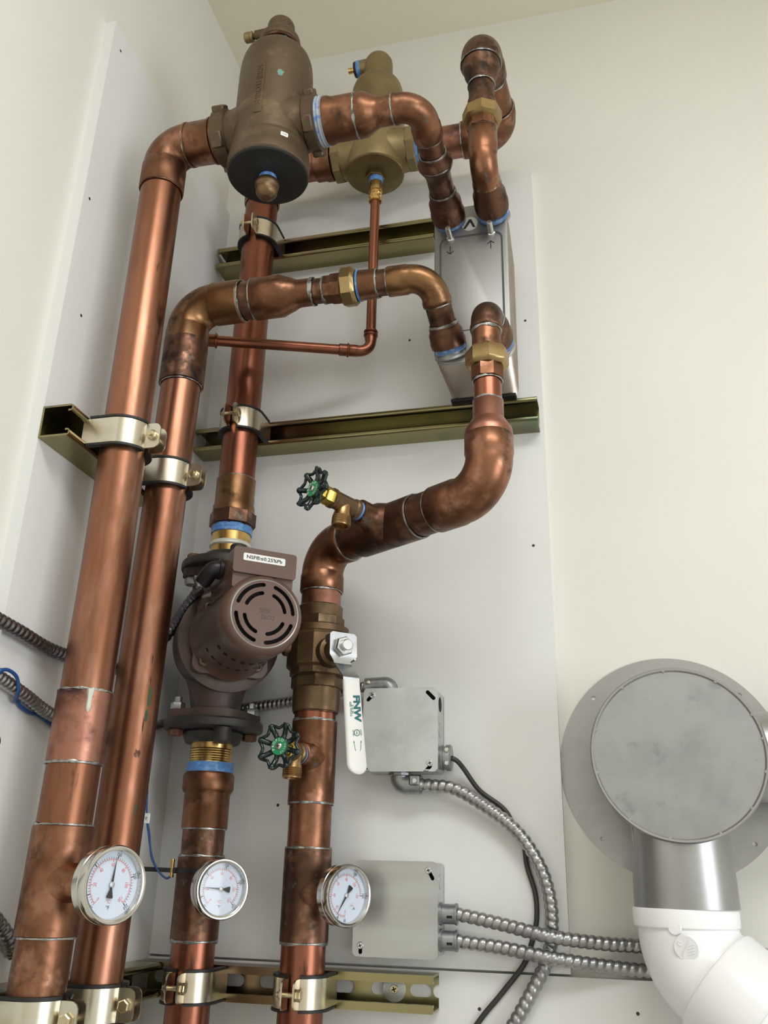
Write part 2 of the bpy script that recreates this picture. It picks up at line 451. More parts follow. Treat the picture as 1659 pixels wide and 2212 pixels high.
strut((.002, 0, Z2), (.5625, 0, Z2), B_, 'long strut channel on the back wall directly under the heat exchanger')
strut((.002, 0, Z3), (.4042, 0, Z3), B_, 'slotted strut channel low on the back wall behind the two right risers', True, .345)
strut((0, -.428, ZL), (0, -.205, ZL), Lf, 'strut channel on the left wall with its cut end open to the viewer')
strut((0, -.47, Z3), (0, -.046, Z3), Lf, 'strut channel low on the left wall behind the two left risers')

# ------------------------------------------------------------------ pipe clamps
R2 = .0280           # two inch tube
F2 = .0300           # two inch fitting
R1, F1 = .0181, .0199  # one and a quarter inch tube and fitting
AX1, AX2, AX3, AX4 = (.0735, -.3605), (.0738, -.238), (.098, -.0743), (.2463, -.0743)
def clamp(xy, z, n, label, hw=.0165, flip=1):
    n = V(n); nc = (V((xy[0], xy[1], 0))).dot(n); nc = abs(nc)
    base = V((xy[0], xy[1], z)) - n * (nc - SW)
    root = thing('pipe_clamp', base, label, 'pipe clamp')
    sdir = V((0, 0, 1)).cross(n)                     # along the strut
    # plate() local axes: x = s, y = n, extruded along z
    def MM(h): return Matrix(((sdir.x, n.x, 0, base.x), (sdir.y, n.y, 0, base.y), (0, 0, 1, z - h), (0, 0, 0, 1)))
    c = nc - SW                                      # pipe axis above the strut face
    Rs = R2 + .0042; t = .0022; gap = .0065
    for sg in (1, -1):
        th = 90 - math.degrees(math.asin(gap / Rs))
        inner = [(Rs, -.006), (Rs, c)] + arc(0, c, Rs, 0, th, 12)[1:]
        outer = [((Rs + t), -.006), ((Rs + t), c)] + arc(0, c, Rs + t, 0, th, 12)[1:]
        poly = [(sg * a, b) for a, b in inner + outer[::-1]]
        g = G().plate(poly, 2 * hw, MM(hw))
        e0 = c + math.sqrt(Rs * Rs - gap * gap) - .001
        ear = [(-hw, 0), (hw, 0)] + arc(hw - .008, .014, .008, 0, 90, 5) + arc(-hw + .008, .014, .008, 90, 180, 5)
        Em = Matrix(((0, n.x, sdir.x * sg, 0), (0, n.y, sdir.y * sg, 0), (1, n.z, 0, 0), (0, 0, 0, 1)))
        O = base + n * e0 + sdir * (sg * gap)
        Em = Matrix.Translation(V((O.x, O.y, z))) @ Em
        g.plate(ear, t, Em)
        part('strap', g, M_['strap'], root, 30)
        ci = [(R2 + .0003, .002), (R2 + .0003, c)] + arc(0, c, R2 + .0003, 0, th - 2, 12)[1:]
        co = [(Rs, .002), (Rs, c)] + arc(0, c, Rs, 0, th - 2, 12)[1:]
        g = G().plate([(sg * a, b) for a, b in ci + co[::-1]], 2 * hw + .007, MM(hw + .0035))
        for zz in (-hw - .0035, hw + .0006):       # rolled rubber edges over the strap
            ce = [(Rs - .0006, .002), (Rs - .0006, c)] + arc(0, c, Rs - .0006, 0, th - 2, 12)[1:]
            cf = [(Rs + t + .0012, .002), (Rs + t + .0012, c)] + arc(0, c, Rs + t + .0012, 0, th - 2, 12)[1:]
            Mz = MM(0); Mz[2][3] = z + zz
            g.plate([(sg * a, b) for a, b in ce + cf[::-1]], .0029, Mz)
        part('rubber_cushion', g, M_['rubber'], root, 30)
    bo = base + n * (c + Rs + .0105); bo = V((bo.x, bo.y, z))
    f = flip
    part('bolt', G().lathe([(.0031, -.016), (.0031, .0115)], frame(bo, sdir * f), 12).lathe([(.0066, gap + t), (.0066, gap + t + .0030), (.0050, gap + t + .0045), (0, gap + t + .0048)], frame(bo, sdir * -f), 16), M_['bolt'], root)
    part('nut', G().lathe([(.0062, gap + t), (.0068, gap + t + .001), (.0068, gap + t + .005), (.0055, gap + t + .006)], frame(bo, sdir * f), 6, .4), M_['bolt'], root)
    return root
clamp(AX1, ZL, Lf, 'plated clamp holding the leftmost riser to the upper left-wall strut')
clamp(AX2, ZL, Lf, 'plated clamp holding the second riser from the left to the upper left-wall strut')
clamp(AX3, Z1, B_, 'plated clamp on the rear riser at the uppermost strut below the bronze separator', flip=1)
clamp(AX3, Z2, B_, 'plated clamp on the rear riser at the long middle strut', flip=1)
clamp(AX3, Z3, B_, 'plated clamp at the bottom of the pump riser below its thermometer', flip=1)
clamp(AX4, Z3, B_, 'plated clamp at the bottom of the right riser on the slotted strut', flip=1)
clamp(AX1, Z3, Lf, 'plated clamp at the bottom of the leftmost riser in the corner of the picture', flip=-1)
clamp(AX2, Z3, Lf, 'plated clamp at the bottom of the second riser from the left', flip=-1)

# ------------------------------------------------------------------ copper work helpers
def pipe(root, A, B, r, m, name='pipe', label=None):
    A, B = V(A), V(B)
    n = max(2, int((B - A).length / .05))
    return part(name, G().sweep([lerp(A, B, i / n) for i in range(n + 1)], r, 44), m, root, label=label)
def joint(root, P, d, r, amp=1.0, m=None, seed=None):
    """uneven bead of solder round a pipe end"""
    g = G(); Mx = frame(P, d); n = 44; sd = random.random() * 50 if seed is None else seed
    vs, fs = [], []
    for i in range(n):
        a = 2 * PI * i / n
        nz = mnoise.noise(V((math.cos(a) * 2.2, math.sin(a) * 2.2, sd)))
        n2 = mnoise.noise(V((math.cos(a) * 5, math.sin(a) * 5, sd + 9)))
        n3 = mnoise.noise(V((math.cos(a) * 11, math.sin(a) * 11, sd + 3)))
        hw = (.0011 + .0013 * max(-.4, nz + .4 * n2 + .2 * n3)) * amp; hw = max(.0004, hw)
        off = .0006 * n2 + .0002 * n3
        for k in range(6):
            b = 2 * PI * k / 6
            rr = r + .0002 + (.0009 + .0004 * nz) * math.cos(b)
            vs.append(Mx @ V((rr * math.cos(a), rr * math.sin(a), off + hw * math.sin(b))))
    for i in range(n):
        for k in range(6):
            fs.append([i * 6 + k, ((i + 1) % n) * 6 + k, ((i + 1) % n) * 6 + (k + 1) % 6, i * 6 + (k + 1) % 6])
    g.add(vs, fs)
    return part('solder_joint', g, m or M_['solder'], root, 60)
def elbow(root, A, C_, B, r, br, m, name='elbow', cup=.0012):
    A, C_, B = V(A), V(C_), V(B)
    path = fillet([A, C_, B], br, 16)
    a1, b1 = path[1], path[-2]
    ua, ub = (a1 - A).normalized(), (B - b1).normalized()
    P = [A, A + ua * .0008, a1 - ua * .004, a1] + path[2:-2] + [b1, b1 + ub * .004, B - ub * .0008, B]
    k = len(path) - 4
    Rr = [r + cup - .0008, r + cup, r + cup, r] + [r] * k + [r, r + cup, r + cup, r + cup - .0008]
    return part(name, G().sweep(P, Rr, 44), m, root, 50)
def lat(root, name, P, d, prof, m, seg=44, rot=0., label=None, sm=35):
    return part(name, G().lathe(prof, frame(P, d), seg, rot), m, root, sm, label)
def tape(root, P, d, r, h, m=None):
    g = G(); n = 5
    prof = [(r - .002, -h / 2)] + [(r + .0006 * ((i % 2) * 1.0), -h / 2 + h * i / n) for i in range(n + 1)] + [(r - .002, h / 2)]
    return lat(root, 'thread_tape', P, d, prof, m or M_['blue'], 40, sm=20, label='blue thread-seal tape')
def sleeve(r, h, e=.0008):
    return [(r - e, 0), (r, e), (r, h - e), (r - e, h)]
UZ = V((0, 0, 1)); UX = V((1, 0, 0)); UY = V((0, 1, 0))

# ---- leftmost riser -------------------------------------------------------
x1, y1 = AX1; ZA = 2.4585
root = thing('copper_riser', (x1, y1, 0), 'leftmost vertical copper riser with a tee, rising to an elbow at the bronze separator', 'copper pipe')
pipe(root, (x1, y1, 0), (x1, y1, 1.4345), R2, M_['fit'])
te = lat(root, 'tee', (x1, y1, 1.4325), UZ, sleeve(F2 + .0012, .1042), M_['fit'])
GD1 = V((math.sin(math.radians(65)), -math.cos(math.radians(65)), 0))
lat(te, 'branch', V((x1, y1, 1.4827)), GD1, [(.024, .018), (.0195, .030), (.0155, .036), (.0145, .054), (.013, .055)], M_['fit'], sm=60)
pipe(root, (x1, y1, 1.534), (x1, y1, 1.603), R2 + .0004, M_['cu'])
lat(root, 'coupling', (x1, y1, 1.6004), UZ, sleeve(F2, .076), M_['fit_pink'])
pipe(root, (x1, y1, 1.675), (x1, y1, 2.385), R2, M_['cu'])
for z in (1.4318, 1.5375, 1.5998, 1.677): joint(root, (x1, y1, z), UZ, F2 - .0004, 1.1)
g = G()
a0 = math.radians(-48)
dr = [V((x1 + (F2 + .0002) * math.cos(a0), y1 + (F2 + .0002) * math.sin(a0), 1.6765 - .025 * k / 6)) for k in range(7)]
part('solder_drip', g.sweep(dr, [.0042, .0036, .0028, .0025, .0028, .0027, .0008], 8), M_['flux'], root)
elbow(root, (x1, y1, 2.3815), (x1, y1, ZA), (.108, y1, ZA), F2 - .0004, .034, M_['fit'])
joint(root, (x1, y1, 2.3810), UZ, R2 + .0012, .8, M_['fit_dark'])
joint(root, (.1085, y1, ZA), UX, F2, 1.0)
ad = lat(root, 'adapter', (.1085, y1, ZA), UX, [(F2 - .001, 0), (F2, .001), (F2 + .0005, .034), (F2 + .0022, .037), (F2 + .0024, .040), (F2 + .0006, .041), (F2 + .0026, .0425), (F2 + .0026, .0450), (F2 - .004, .046)], M_['fit'])
tape(root, (.1565, y1, ZA), UX, F2 + .0004, .006)

# ---- line from the bronze separator to the heat exchanger's upper left port ----
PA = V((.450, -.160, 2.430)); CA = V((.4455, y1, ZA + .0005))
root = thing('copper_pipe_run', CA, 'copper run bending from the bronze separator down to the upper left heat exchanger port', 'copper pipe')
YA = y1
tape(root, (.3085, YA, ZA), UX, F2 + .0030, .011, M_['tape_pale'])
lat(root, 'adapter', (.3130, YA, ZA), UX, [(F2 - .004, -.003), (F2 + .0022, 0), (F2 + .0022, .006), (F2, .012), (F2, .0445)], M_['fit'], 44)
joint(root, (.358, YA, ZA), UX, F2, 1.4)
lat(root, 'reducer', (.358, YA, ZA), UX, [(F2 - .0004, 0), (F2, .002), (F2 - .0002, .011), (F2 - .003, .017), (F1 + .003, .0235), (F1 + .0004, .028), (F1, .031), (F1, .0495)], M_['fit'], sm=60)
joint(root, (.4082, YA, ZA), UX, F1, 1.5)
dA = (PA - CA).normalized()
elbow(root, (.4085, YA, ZA), CA, CA + dA * .054, F1, .030, M_['fit'])
pipe(root, CA + dA * .052, CA + dA * .09, R1, M_['fit_dark'])
joint(root, CA + dA * .0545, dA, F1 - .001, 1.0)
joint(root, CA + dA * .079, dA, R1 + .001, 1.6)
lat(root, 'union', CA + dA * .079, dA, [(R1, 0), (F1 + .001, .001), (F1 + .0015, .010), (F1 + .0055, .015), (F1 + .0058, .020), (F1 + .004, .024), (F1 - .001, .035), (R1, .050)], M_['fit_dark'], sm=50)
joint(root, CA + dA * .0975, dA, F1 + .0048, 1.6)
pipe(root, CA + dA * .125, CA + dA * .155, R1 + .0004, M_['fit_dark'])
joint(root, CA + dA * .1475, dA, R1 + .0012, 1.8)
lat(root, 'adapter', CA + dA * .148, dA, [(R1, 0), (F1 + .0008, .001), (F1 + .001, .012), (F1 + .0045, .018), (F1 + .005, .036), (F1 + .0062, .039), (F1 + .0055, .050), (F1, .052)], M_['fit_dark'], sm=50)
tape(root, CA + dA * .2015, dA, F1 + .0030, .007, M_['tape_dim'])

# ---- second riser and the run to the lower left port ----------------------
x2, y2 = AX2; ZC = 2.2705
PC = V((.450, -.160, 2.199)); CC = V((.436, y2, ZC))
root = thing('copper_riser', (x2, y2, 0), 'second copper riser from the left, bending over to the lower left heat exchanger port', 'copper pipe')
pp = pipe(root, (x2, y2, 0), (x2, y2, 2.141), R2, M_['cu'])
def smear(par, zc, a, hh, ww, m, name='corrosion_spot', sd=0.):
    vs, fs = [], []; n = 22
    for ring in (0, 1):
        for i in range(n):
            t = 2 * PI * i / n
            k = (1 + .55 * mnoise.noise(V((math.cos(t) * 2.4, math.sin(t) * 2.4, sd + a)))) * (1 if ring else .0)
            an = math.radians(a) + math.cos(t) * ww * k / R2; zz = zc + math.sin(t) * hh * k
            rr = R2 + (.0001 if ring else .0005)
            vs.append(V((x2 + rr * math.cos(an), y2 + rr * math.sin(an), zz)))
    for i in range(n):
        j = (i + 1) % n; fs.append([i, n + i, n + j, j])
    part(name, G().add(vs, fs), m, par, 80)
for zc, a, hh, ww, mm_, sd in ((1.690, -28, .013, .0028, 'paintgreen', 1), (1.667, -30, .008, .0022, 'paintgreen', 4), (1.708, -34, .006, .0018, 'fit_dark', 7), (1.735, -36, .007, .0016, 'fit_dark', 9), (1.622, -40, .005, .0035, 'fit_dark', 3), (1.560, -25, .006, .0014, 'paintgreen', 6), (1.655, -36, .010, .0010, 'fit_dark', 11)):
    smear(pp, zc, a, hh, ww, M_[mm_], sd=sd)
elbow(root, (x2, y2, 2.1378), (x2, y2, ZC), (.1568, y2, ZC), F2, .040, M_['fit_gold'])
lat(root, 'elbow_cup', (x2, y2, 2.1378), UZ, sleeve(F2 + .0016, .070), M_['fit_dark'])
lat(root, 'elbow_cup', (.1130, y2, ZC), UX, sleeve(F2 + .0014, .043), M_['fit_gold'])
joint(root, (x2, y2, 2.1368), UZ, R2 + .001, 1.0)
joint(root, (x2, y2, 2.2085), UZ, F2 + .0002, .9, M_['fit_dark'])
pipe(root, (.150, y2, ZC), (.185, y2, ZC), R2, M_['fit_dark'])
joint(root, (.1572, y2, ZC), UX, R2 + .0016, 2.0)
joint(root, (.1752, y2, ZC), UX, R2 + .0016, 1.6)
lat(root, 'reducer', (.1754, y2, ZC), UX, [(F2 - .0005, 0), (F2 + .0006, .001), (F2 + .0006, .042), (F2 - .0022, .048), (F1 + .0035, .060), (F1 + .0006, .066), (F1, .070), (F1, .0895)], M_['fit'], sm=60)
joint(root, (.2650, y2, ZC), UX, F1, 2.4)
pipe(root, (.262, y2, ZC), (.290, y2, ZC), R1, M_['fit_dark'])
joint(root, (.2822, y2, ZC), UX, R1 + .001, 1.6)
lat(root, 'union_tailpiece', (.2827, y2, ZC), UX, [(R1, 0), (F1 + .0012, .0012), (F1 + .0012, .010), (F1 + .003, .013), (F1 + .003, .027)], M_['fit'], 8, .2)
lat(root, 'union_nut', (.3085, y2, ZC), UX, [(.0245, 0), (.0285, .0030), (.0285, .017), (.0262, .0195), (.0245, .022), (.020, .0235)], M_['union'], 8, .1)
tape(root, (.3335, y2, ZC), UX, F1 + .0022, .003)
lat(root, 'union_collar', (.334, y2, ZC), UX, [(F1, 0), (F1 + .0016, .001), (F1 + .0010, .0255)], M_['fit'])
joint(root, (.3602, y2, ZC), UX, F1, 1.7)
pipe(root, (.355, y2, ZC), (.382, y2, ZC), R1 + .0006, M_['fit_dark'])
joint(root, (.3758, y2, ZC), UX, F1 - .0004, 1.2)
dC = (PC - CC).normalized(); LC = (PC - CC).length
elbow(root, (.376, y2, ZC), CC, CC + dC * .040, F1 + .0002, .034, M_['fit_gold'])
pipe(root, CC + dC * .037, CC + dC * .075, R1 + .0006, M_['fit_dark'])
joint(root, CC + dC * .041, dC, F1 - .0002, .8)
joint(root, CC + dC * .070, dC, R1 + .0018, 2.4)
lat(root, 'adapter', CC + dC * .070, dC, [(R1, 0), (F1 + .0018, .0015), (F1 + .0022, .006), (F1 + .0045, .010), (F1 + .0050, .020), (F1 + .0060, .023), (F1 + .0055, .031), (F1, .032)], M_['fit_dark'], sm=50)
tape(root, CC + dC * .1045, dC, F1 + .0030, .007, M_['tape_dim'])

# ---- rear riser (above the pump), tied to the brass separator ----------------
x3, y3 = AX3; ZB = 2.6685
root = thing('copper_riser', (x3, y3, 2.0), 'rear copper riser above the pump passing behind the thin drain tube', 'copper pipe')
pipe(root, (x3, y3, 2.055), (x3, y3, 2.597), R2, M_['cu_red'])
elbow(root, (x3, y3, 2.595), (x3, y3, ZB), (.170, y3, ZB), F2, .036, M_['fit'])
pipe(root, (.165, y3, ZB), (.205, y3, ZB), R2, M_['fit_pink'])
joint(root, (x3, y3, 2.594), UZ, R2 + .0012); joint(root, (.171, y3, ZB), UX, R2 + .0012)
lat(root, 'adapter', (.195, y3, ZB), UX, [(F2, 0), (F2 + .001, .001), (F2 + .001, .016), (F2 + .003, .020), (F2 + .003, .032)], M_['fit'])
lat(root, 'adapter', (x3, y3, 1.9785), UZ, [(.031, 0), (.0355, .003), (.0355, .0225), (.0325, .0245)], M_['fit_dark'], 8, .25)
lat(root, 'adapter_cup', (x3, y3, 2.001), UZ, [(.0318, 0), (.0318, .012), (F2, .0155), (F2, .057)], M_['fit_gold'])
joint(root, (x3, y3, 2.0585), UZ, R2 + .0012, .8)
tape(root, (x3, y3, 1.9735), UZ, .0305, .012)
lat(root, 'nipple', (x3, y3, 1.935), UZ, [(.0292, 0), (.0292, .036)], M_['brass_bright'])
lat(root, 'sealant', (x3, y3, 1.9455), UZ, [(.0296, 0), (.0315, .002), (.0308, .006), (.0296, .008)], M_['flux'])

# ---- line from the upper right port, over the top and into the brass separator ----
PB = V((.5175, -.160, 2.430)); XB, YB = .5155, -.255
CB = V((XB, YB, 2.434)); TB = V((XB, YB, ZB)); EB = V((.5240, y3, ZB))
root = thing('copper_pipe_run', (XB, YB, 2.43), 'tall copper loop from upper right exchanger port over to the brass separator', 'copper pipe')
dB = (PB - CB).normalized()
tape(root, PB + dB * -.0045, dB, F1 + .0035, .007, M_['tape_dim'])
lat(root, 'adapter', CB + dB * .030, dB, [(R1, 0), (F1 + .0012, .001), (F1 + .0014, .014), (F1 + .0045, .022), (F1 + .0050, .036), (F1 + .0060, .040), (F1 + .0055, .052), (F1, .056)], M_['fit_dark'], sm=50)
joint(root, CB + dB * .029, dB, F1, 1.9)
elbow(root, CB + dB * .031, CB, (XB, YB, 2.4985), F1, .026, M_['fit'])
joint(root, (XB, YB, 2.4985), UZ, F1 - .0006, 1.5)
lat(root, 'union_tailpiece', (XB, YB, 2.4985), UZ, [(R1, 0), (F1 + .0022, .001), (F1 + .0022, .024)], M_['fit'], 8, .2)
lat(root, 'union_nut', (XB, YB, 2.514), UZ, [(.0215, 0), (.0262, .002), (.0288, .004), (.0288, .021), (.0260, .024), (.022, .025)], M_['union'], 8, .1)
lat(root, 'union_collar', (XB, YB, 2.538), UZ, sleeve(F1 + .001, .019), M_['fit_dark'])
pipe(root, (XB, YB, 2.550), (XB, YB, 2.590), R1 + .001, M_['fit_dark'])
joint(root, (XB, YB, 2.5867), UZ, F1, 1.5)
lat(root, 'reducer', (XB, YB, 2.5867), UZ, [(F1 - .0006, 0), (F1, .001), (F1 + .0008, .012), (F1 + .005, .022), (F2 - .004, .031), (F2 - .001, .038), (F2 - .001, .046)], M_['fit_dark'], sm=60)
joint(root, (XB, YB, 2.6294), UZ, F2 + .0002, 1.5)
elbow(root, (XB, YB, 2.6294), TB, (XB + .002, YB + .062, ZB), F2, .034, M_['fit_dark'])
pipe(root, (XB + .002, YB + .060, ZB), (EB.x - .001, EB.y - .055, ZB), R2, M_['fit'])
joint(root, (XB + .002, YB + .0625, ZB), UY, R2 + .0014, 1.4)
joint(root, (EB.x - .001, EB.y - .058, ZB), UY, R2 + .0014, 1.6)
elbow(root, (EB.x - .001, EB.y - .058, ZB), EB, (.4600, y3, ZB), F2, .036, M_['fit'])
joint(root, (.4595, y3, ZB), UX, R2 + .0014, 1.4)
pipe(root, (.405, y3, ZB), (.462, y3, ZB), R2, M_['fit_pink'])
lat(root, 'adapter', (.425, y3, ZB), -UX, [(F2, 0), (F2 + .001, .001), (F2 + .001, .024), (F2 + .003, .028), (F2 + .003, .041)], M_['fit'])
tape(root, (.3815, y3, ZB), UX, F2 + .003, .006)

# ---- right riser: from the lower right port down to the pipe on the slotted strut ----
x4, y4 = AX4; ZD = 1.937
PD = V((.5175, -.160, 2.199)); XD, YD = .5125, -.240
CD = V((XD, YD, 2.2025)); DD = V((XD, YD - .002, ZD)); ED = V((x4, y4, ZD))
root = thing('copper_pipe_run', (XD, YD, ZD), 'copper run dropping from lower right exchanger port and jogging left to the ball valve', 'copper pipe')
dD = (PD - CD).normalized()
tape(root, PD + dD * -.0045, dD, F1 + .0035, .007, M_['tape_dim'])
lat(root, 'adapter', CD + dD * .024, dD, [(R1, 0), (F1 + .0012, .001), (F1 + .0014, .010), (F1 + .0045, .016), (F1 + .0050, .030), (F1 + .0060, .034), (F1 + .0055, .045), (F1, .048)], M_['fit_dark'], sm=50)
joint(root, CD + dD * .024, dD, F1 + .0006, 2.0)
elbow(root, CD + dD * .026, CD, (XD, YD, 2.170), F1 + .0006, .022, M_['fit_dark'])
joint(root, (XD, YD, 2.1685), UZ, F1 - .0004, 2.2)
pipe(root, (XD, YD, 2.140), (XD, YD, 2.1685), R1 + .0012, M_['fit'])
lat(root, 'union_nut', (XD, YD, 2.112), UZ, [(.0235, 0), (.0275, .003), (.0288, .006), (.0288, .0225), (.0262, .026), (.021, .0275)], M_['union'], 8, .22)
lat(root, 'union_tailpiece', (XD, YD, 2.0925), UZ, [(R1 + .001, 0), (F1 + .0022, .0012), (F1 + .0022, .022)], M_['fit'], 8, .5)
joint(root, (XD, YD, 2.0920), UZ, R1 + .001, 1.4)
pipe(root, (XD, YD, 2.058), (XD, YD, 2.094), R1, M_['cu_red'])
joint(root, (XD, YD, 2.0630), UZ, R1 + .0008, 1.4)
lat(root, 'reducer', (XD, YD, 2.0625), -UZ, [(R1 + .0005, 0), (F1, .001), (F1, .025), (F1 + .003, .029), (F2 - .004, .035), (F2 - .0005, .040), (F2 + .0006, .046), (F2 + .0006, .060)], M_['fit_pink'], sm=60)
dE = (ED - DD).normalized(); LE = (ED - DD).length
elbow(root, (XD, YD, 2.012), DD, DD + dE * .088, F2 - .0002, .046, M_['fit'])
def ong(t): return DD + dE * t
pipe(root, ong(.080), ong(.124), R2 + .0006, M_['fit_dark'])
joint(root, ong(.0885), dE, R2 + .0014, 1.2)
joint(root, ong(.121), dE, R2 + .0018, 1.7)
te = part('tee', G().lathe(sleeve(F2 + .0008, .112), frame(ong(.121), dE), 44), M_['fit_dark'], root)
TC = ong(.178)
HV2 = V((.2899, -.262, 1.9500)); HD2 = (HV2 - TC).normalized()
lat(te, 'branch', TC, HD2, [(.028, .016), (.0225, .030), (.0185, .036), (.0170, .040), (.0170, .056), (.015, .057)], M_['fit_dark'], sm=60)
pipe(root, ong(.230), ong(.262), R2 + .0006, M_['fit_dark'])
joint(root, ong(.233), dE, R2 + .0012, .9, M_['fit_dark'])
joint(root, ong(.256), dE, R2 + .0014, 1.2)
elbow(root, ong(.256), ED, (x4, y4, 1.8706), F2, .040, M_['fit'])
joint(root, (x4, y4, 1.870), UZ, R2 + .0014, 1.3)
pipe(root, (x4, y4, 1.840), (x4, y4, 1.872), R2 + .0004, M_['fit_pink'])

# ---- lower part of the right riser ----
root = thing('copper_riser', (x4, y4, 0), 'right copper riser below the ball valve with a hose valve and a thermometer', 'copper pipe')
pipe(root, (x4, y4, 1.683), (x4, y4, 1.702), R2 + .0004, M_['cu_red'])
joint(root, (x4, y4, 1.6995), UZ, R2 + .0016, 1.6, M_['fit_dark'])
te = lat(root, 'tee', (x4, y4, 1.5817), UZ, sleeve(F2 + .0006, .1053), M_['fit'])
HV1 = V((.2338, -.1727, 1.6423)); BR1 = V((x4, y4, 1.637)); HD1 = (HV1 - BR1).normalized()
lat(te, 'branch', BR1, HD1, [(.026, .016), (.0205, .0285), (.0165, .032), (.0160, .042), (.014, .043)], M_['fit'], sm=60)
joint(root, (x4, y4, 1.6872), UZ, F2 - .0004, 1.7)
joint(root, (x4, y4, 1.5812), UZ, F2 - .0004, 1.5)
pipe(root, (x4, y4, 1.523), (x4, y4, 1.584), R2, M_['fit'])
te = lat(root, 'tee', (x4, y4, 1.4165), UZ, sleeve(F2 + .0006, .1093), M_['fit_dark'])
GD3 = V((math.sin(math.radians(56)), -math.cos(math.radians(56)), 0))
lat(te, 'branch', (x4, y4, 1.4725), GD3, [(.026, .016), (.0195, .029), (.0155, .034), (.0145, .050), (.013, .051)], M_['fit_dark'], sm=60)
joint(root, (x4, y4, 1.5258), UZ, F2 - .0004, 1.5)
joint(root, (x4, y4, 1.4160), UZ, F2 - .0006, 2.2)
pipe(root, (x4, y4, 0), (x4, y4, 1.419), R2, M_['cu_red'])

# ---- riser below the pump ----
root = thing('copper_riser', (x3, y3, 0), 'copper riser under the pump, between the two thermometers at its sides', 'copper pipe')
root['label'] = 'copper riser rising into the underside of the pump with a bronze adapter and blue tape'
lat(root, 'nipple', (x3, y3, 1.628), UZ, [(.0292, 0), (.0292, .006)] + [(.0292 - .0007 * (i % 2), .006 + .0016 * i) for i in range(12)] + [(.0292, .040)], M_['brass_bright'], sm=20)
tape(root, (x3, y3, 1.6265), UZ, .0318, .013)
lat(root, 'adapter', (x3, y3, 1.5483), UZ, [(F2, 0), (F2 + .0006, .001), (F2 + .0006, .044), (F2 + .0032, .047), (F2 + .0046, .050), (F2 + .0046, .068), (F2 + .0020, .072)], M_['fit'], sm=50)
joint(root, (x3, y3, 1.5475), UZ, R2 + .001, 1.0)
pipe(root, (x3, y3, 1.511), (x3, y3, 1.551), R2, M_['fit_dark'])
joint(root, (x3, y3, 1.5138), UZ, F2 - .0004, 1.2)
te = lat(root, 'tee', (x3, y3, 1.4130), UZ, sleeve(F2 + .0006, .1003), M_['fit_dark'])
GD2 = V((math.sin(math.radians(48)), -math.cos(math.radians(48)), 0))
lat(te, 'branch', (x3, y3, 1.475), GD2, [(.026, .016), (.0195, .029), (.0155, .034), (.0145, .044), (.013, .045)], M_['fit_dark'], sm=60)
joint(root, (x3, y3, 1.4125), UZ, F2 - .0004, 1.7)
pipe(root, (x3, y3, 0), (x3, y3, 1.416), R2, M_['cu_red'])

# ------------------------------------------------------------------ bronze air separator
def cylwarp(ax, R, a0, z0, rot=0):
    """wrap a flat drawing round a vertical cylinder: drawing x runs round it (or along it when rot is 90)"""
    def w(p):
        x, y = (p.x, p.y) if not rot else (-p.y, p.x) if rot > 0 else (p.y, -p.x)
        a = math.radians(a0) + x / R; rr = R + p.z
        return V((ax[0] + rr * math.cos(a), ax[1] + rr * math.sin(a), z0 + y))
    return w
def cylpatch(ax, R, a0, z0, w, h, t, rr):
    wf = cylwarp(ax, R, a0, z0); g = G(); n = 10
    vs, fs = [], []
    for i in range(n + 1):
        x = -w / 2 + w * i / n
        e = 0
        d = min(x + w / 2, w / 2 - x)
        if d < rr: e = rr - math.sqrt(max(0, rr * rr - (rr - d) ** 2))
        for (y, z) in ((-h / 2 + e, 0), (-h / 2 + e, t), (h / 2 - e, t), (h / 2 - e, 0)):
            vs.append(wf(V((x, y, z))))
    for i in range(n):
        for k in range(3):
            fs.append([i * 4 + k, i * 4 + 4 + k, i * 4 + 5 + k, i * 4 + 1 + k])
    fs += [[0, 1, 2, 3], [n * 4 + 3, n * 4 + 2, n * 4 + 1, n * 4]]
    return g.add(vs, fs)
def dome(r0, z0, r1, z1, n=8):
    return [(r1 + (r0 - r1) * math.cos(PI / 2 * i / n), z0 + (z1 - z0) * math.sin(PI / 2 * i / n)) for i in range(n + 1)]
AS = (.2337, y1)
root = thing('air_separator', (AS[0], AS[1], 2.345), 'dark bronze air separator with black base, standing highest at the front', 'air separator')
F0 = (AS[0], AS[1], 0)
bd = [(.0540, 2.3785), (.0562, 2.381), (.0562, 2.396), (.0545, 2.399), (.0545, 2.412), (.0538, 2.416), (.0528, 2.4175), (.0528, 2.4205), (.0530, 2.423), (.0528, 2.428), (.0526, 2.47), (.0526, 2.545), (.0523, 2.556), (.0514, 2.567), (.0496, 2.578), (.0466, 2.587), (.0416, 2.5945), (.0352, 2.5995), (.0290, 2.6025), (.0268, 2.6045), (.0264, 2.628)]
body = part('body', G().lathe(bd, frame(F0, UZ), 56), M_['bronze'], root, 40)
part('base_plate', G().lathe([(0, 2.3755), (.0530, 2.3755), (.0548, 2.3770), (.0548, 2.3790)], frame(F0, UZ), 56), M_['bronze_dark'], root, 30, 'blackened base plate')
for sg, e0, e1 in ((-1, .060, .0785), (1, .055, .0705)):
    g = G().lathe([(.0440, .022), (.0410, .036), (.0375, .046), (.0360, .052), (.0358, e0)], frame((AS[0], AS[1], ZA), UX * sg), 40)
    part('port', g, M_['bronze'], root, 60)
    g = G().lathe([(.0360, e0 - .002), (.0385, e0), (.0385, e1 - .001), (.0350, e1)], frame((AS[0], AS[1], ZA), UX * sg), 40)
    for k in range(4):
        a = PI / 4 + k * PI / 2
        Mk = frame((AS[0], AS[1], ZA), UX * sg) @ Matrix.Rotation(a, 4, 'Z')
        g.box((.0395, 0, (e0 + e1) / 2), (.0090, .022, e1 - e0 - .001), .0018, Mk)
    part('port_collar', g, M_['bronze'], root, 40)
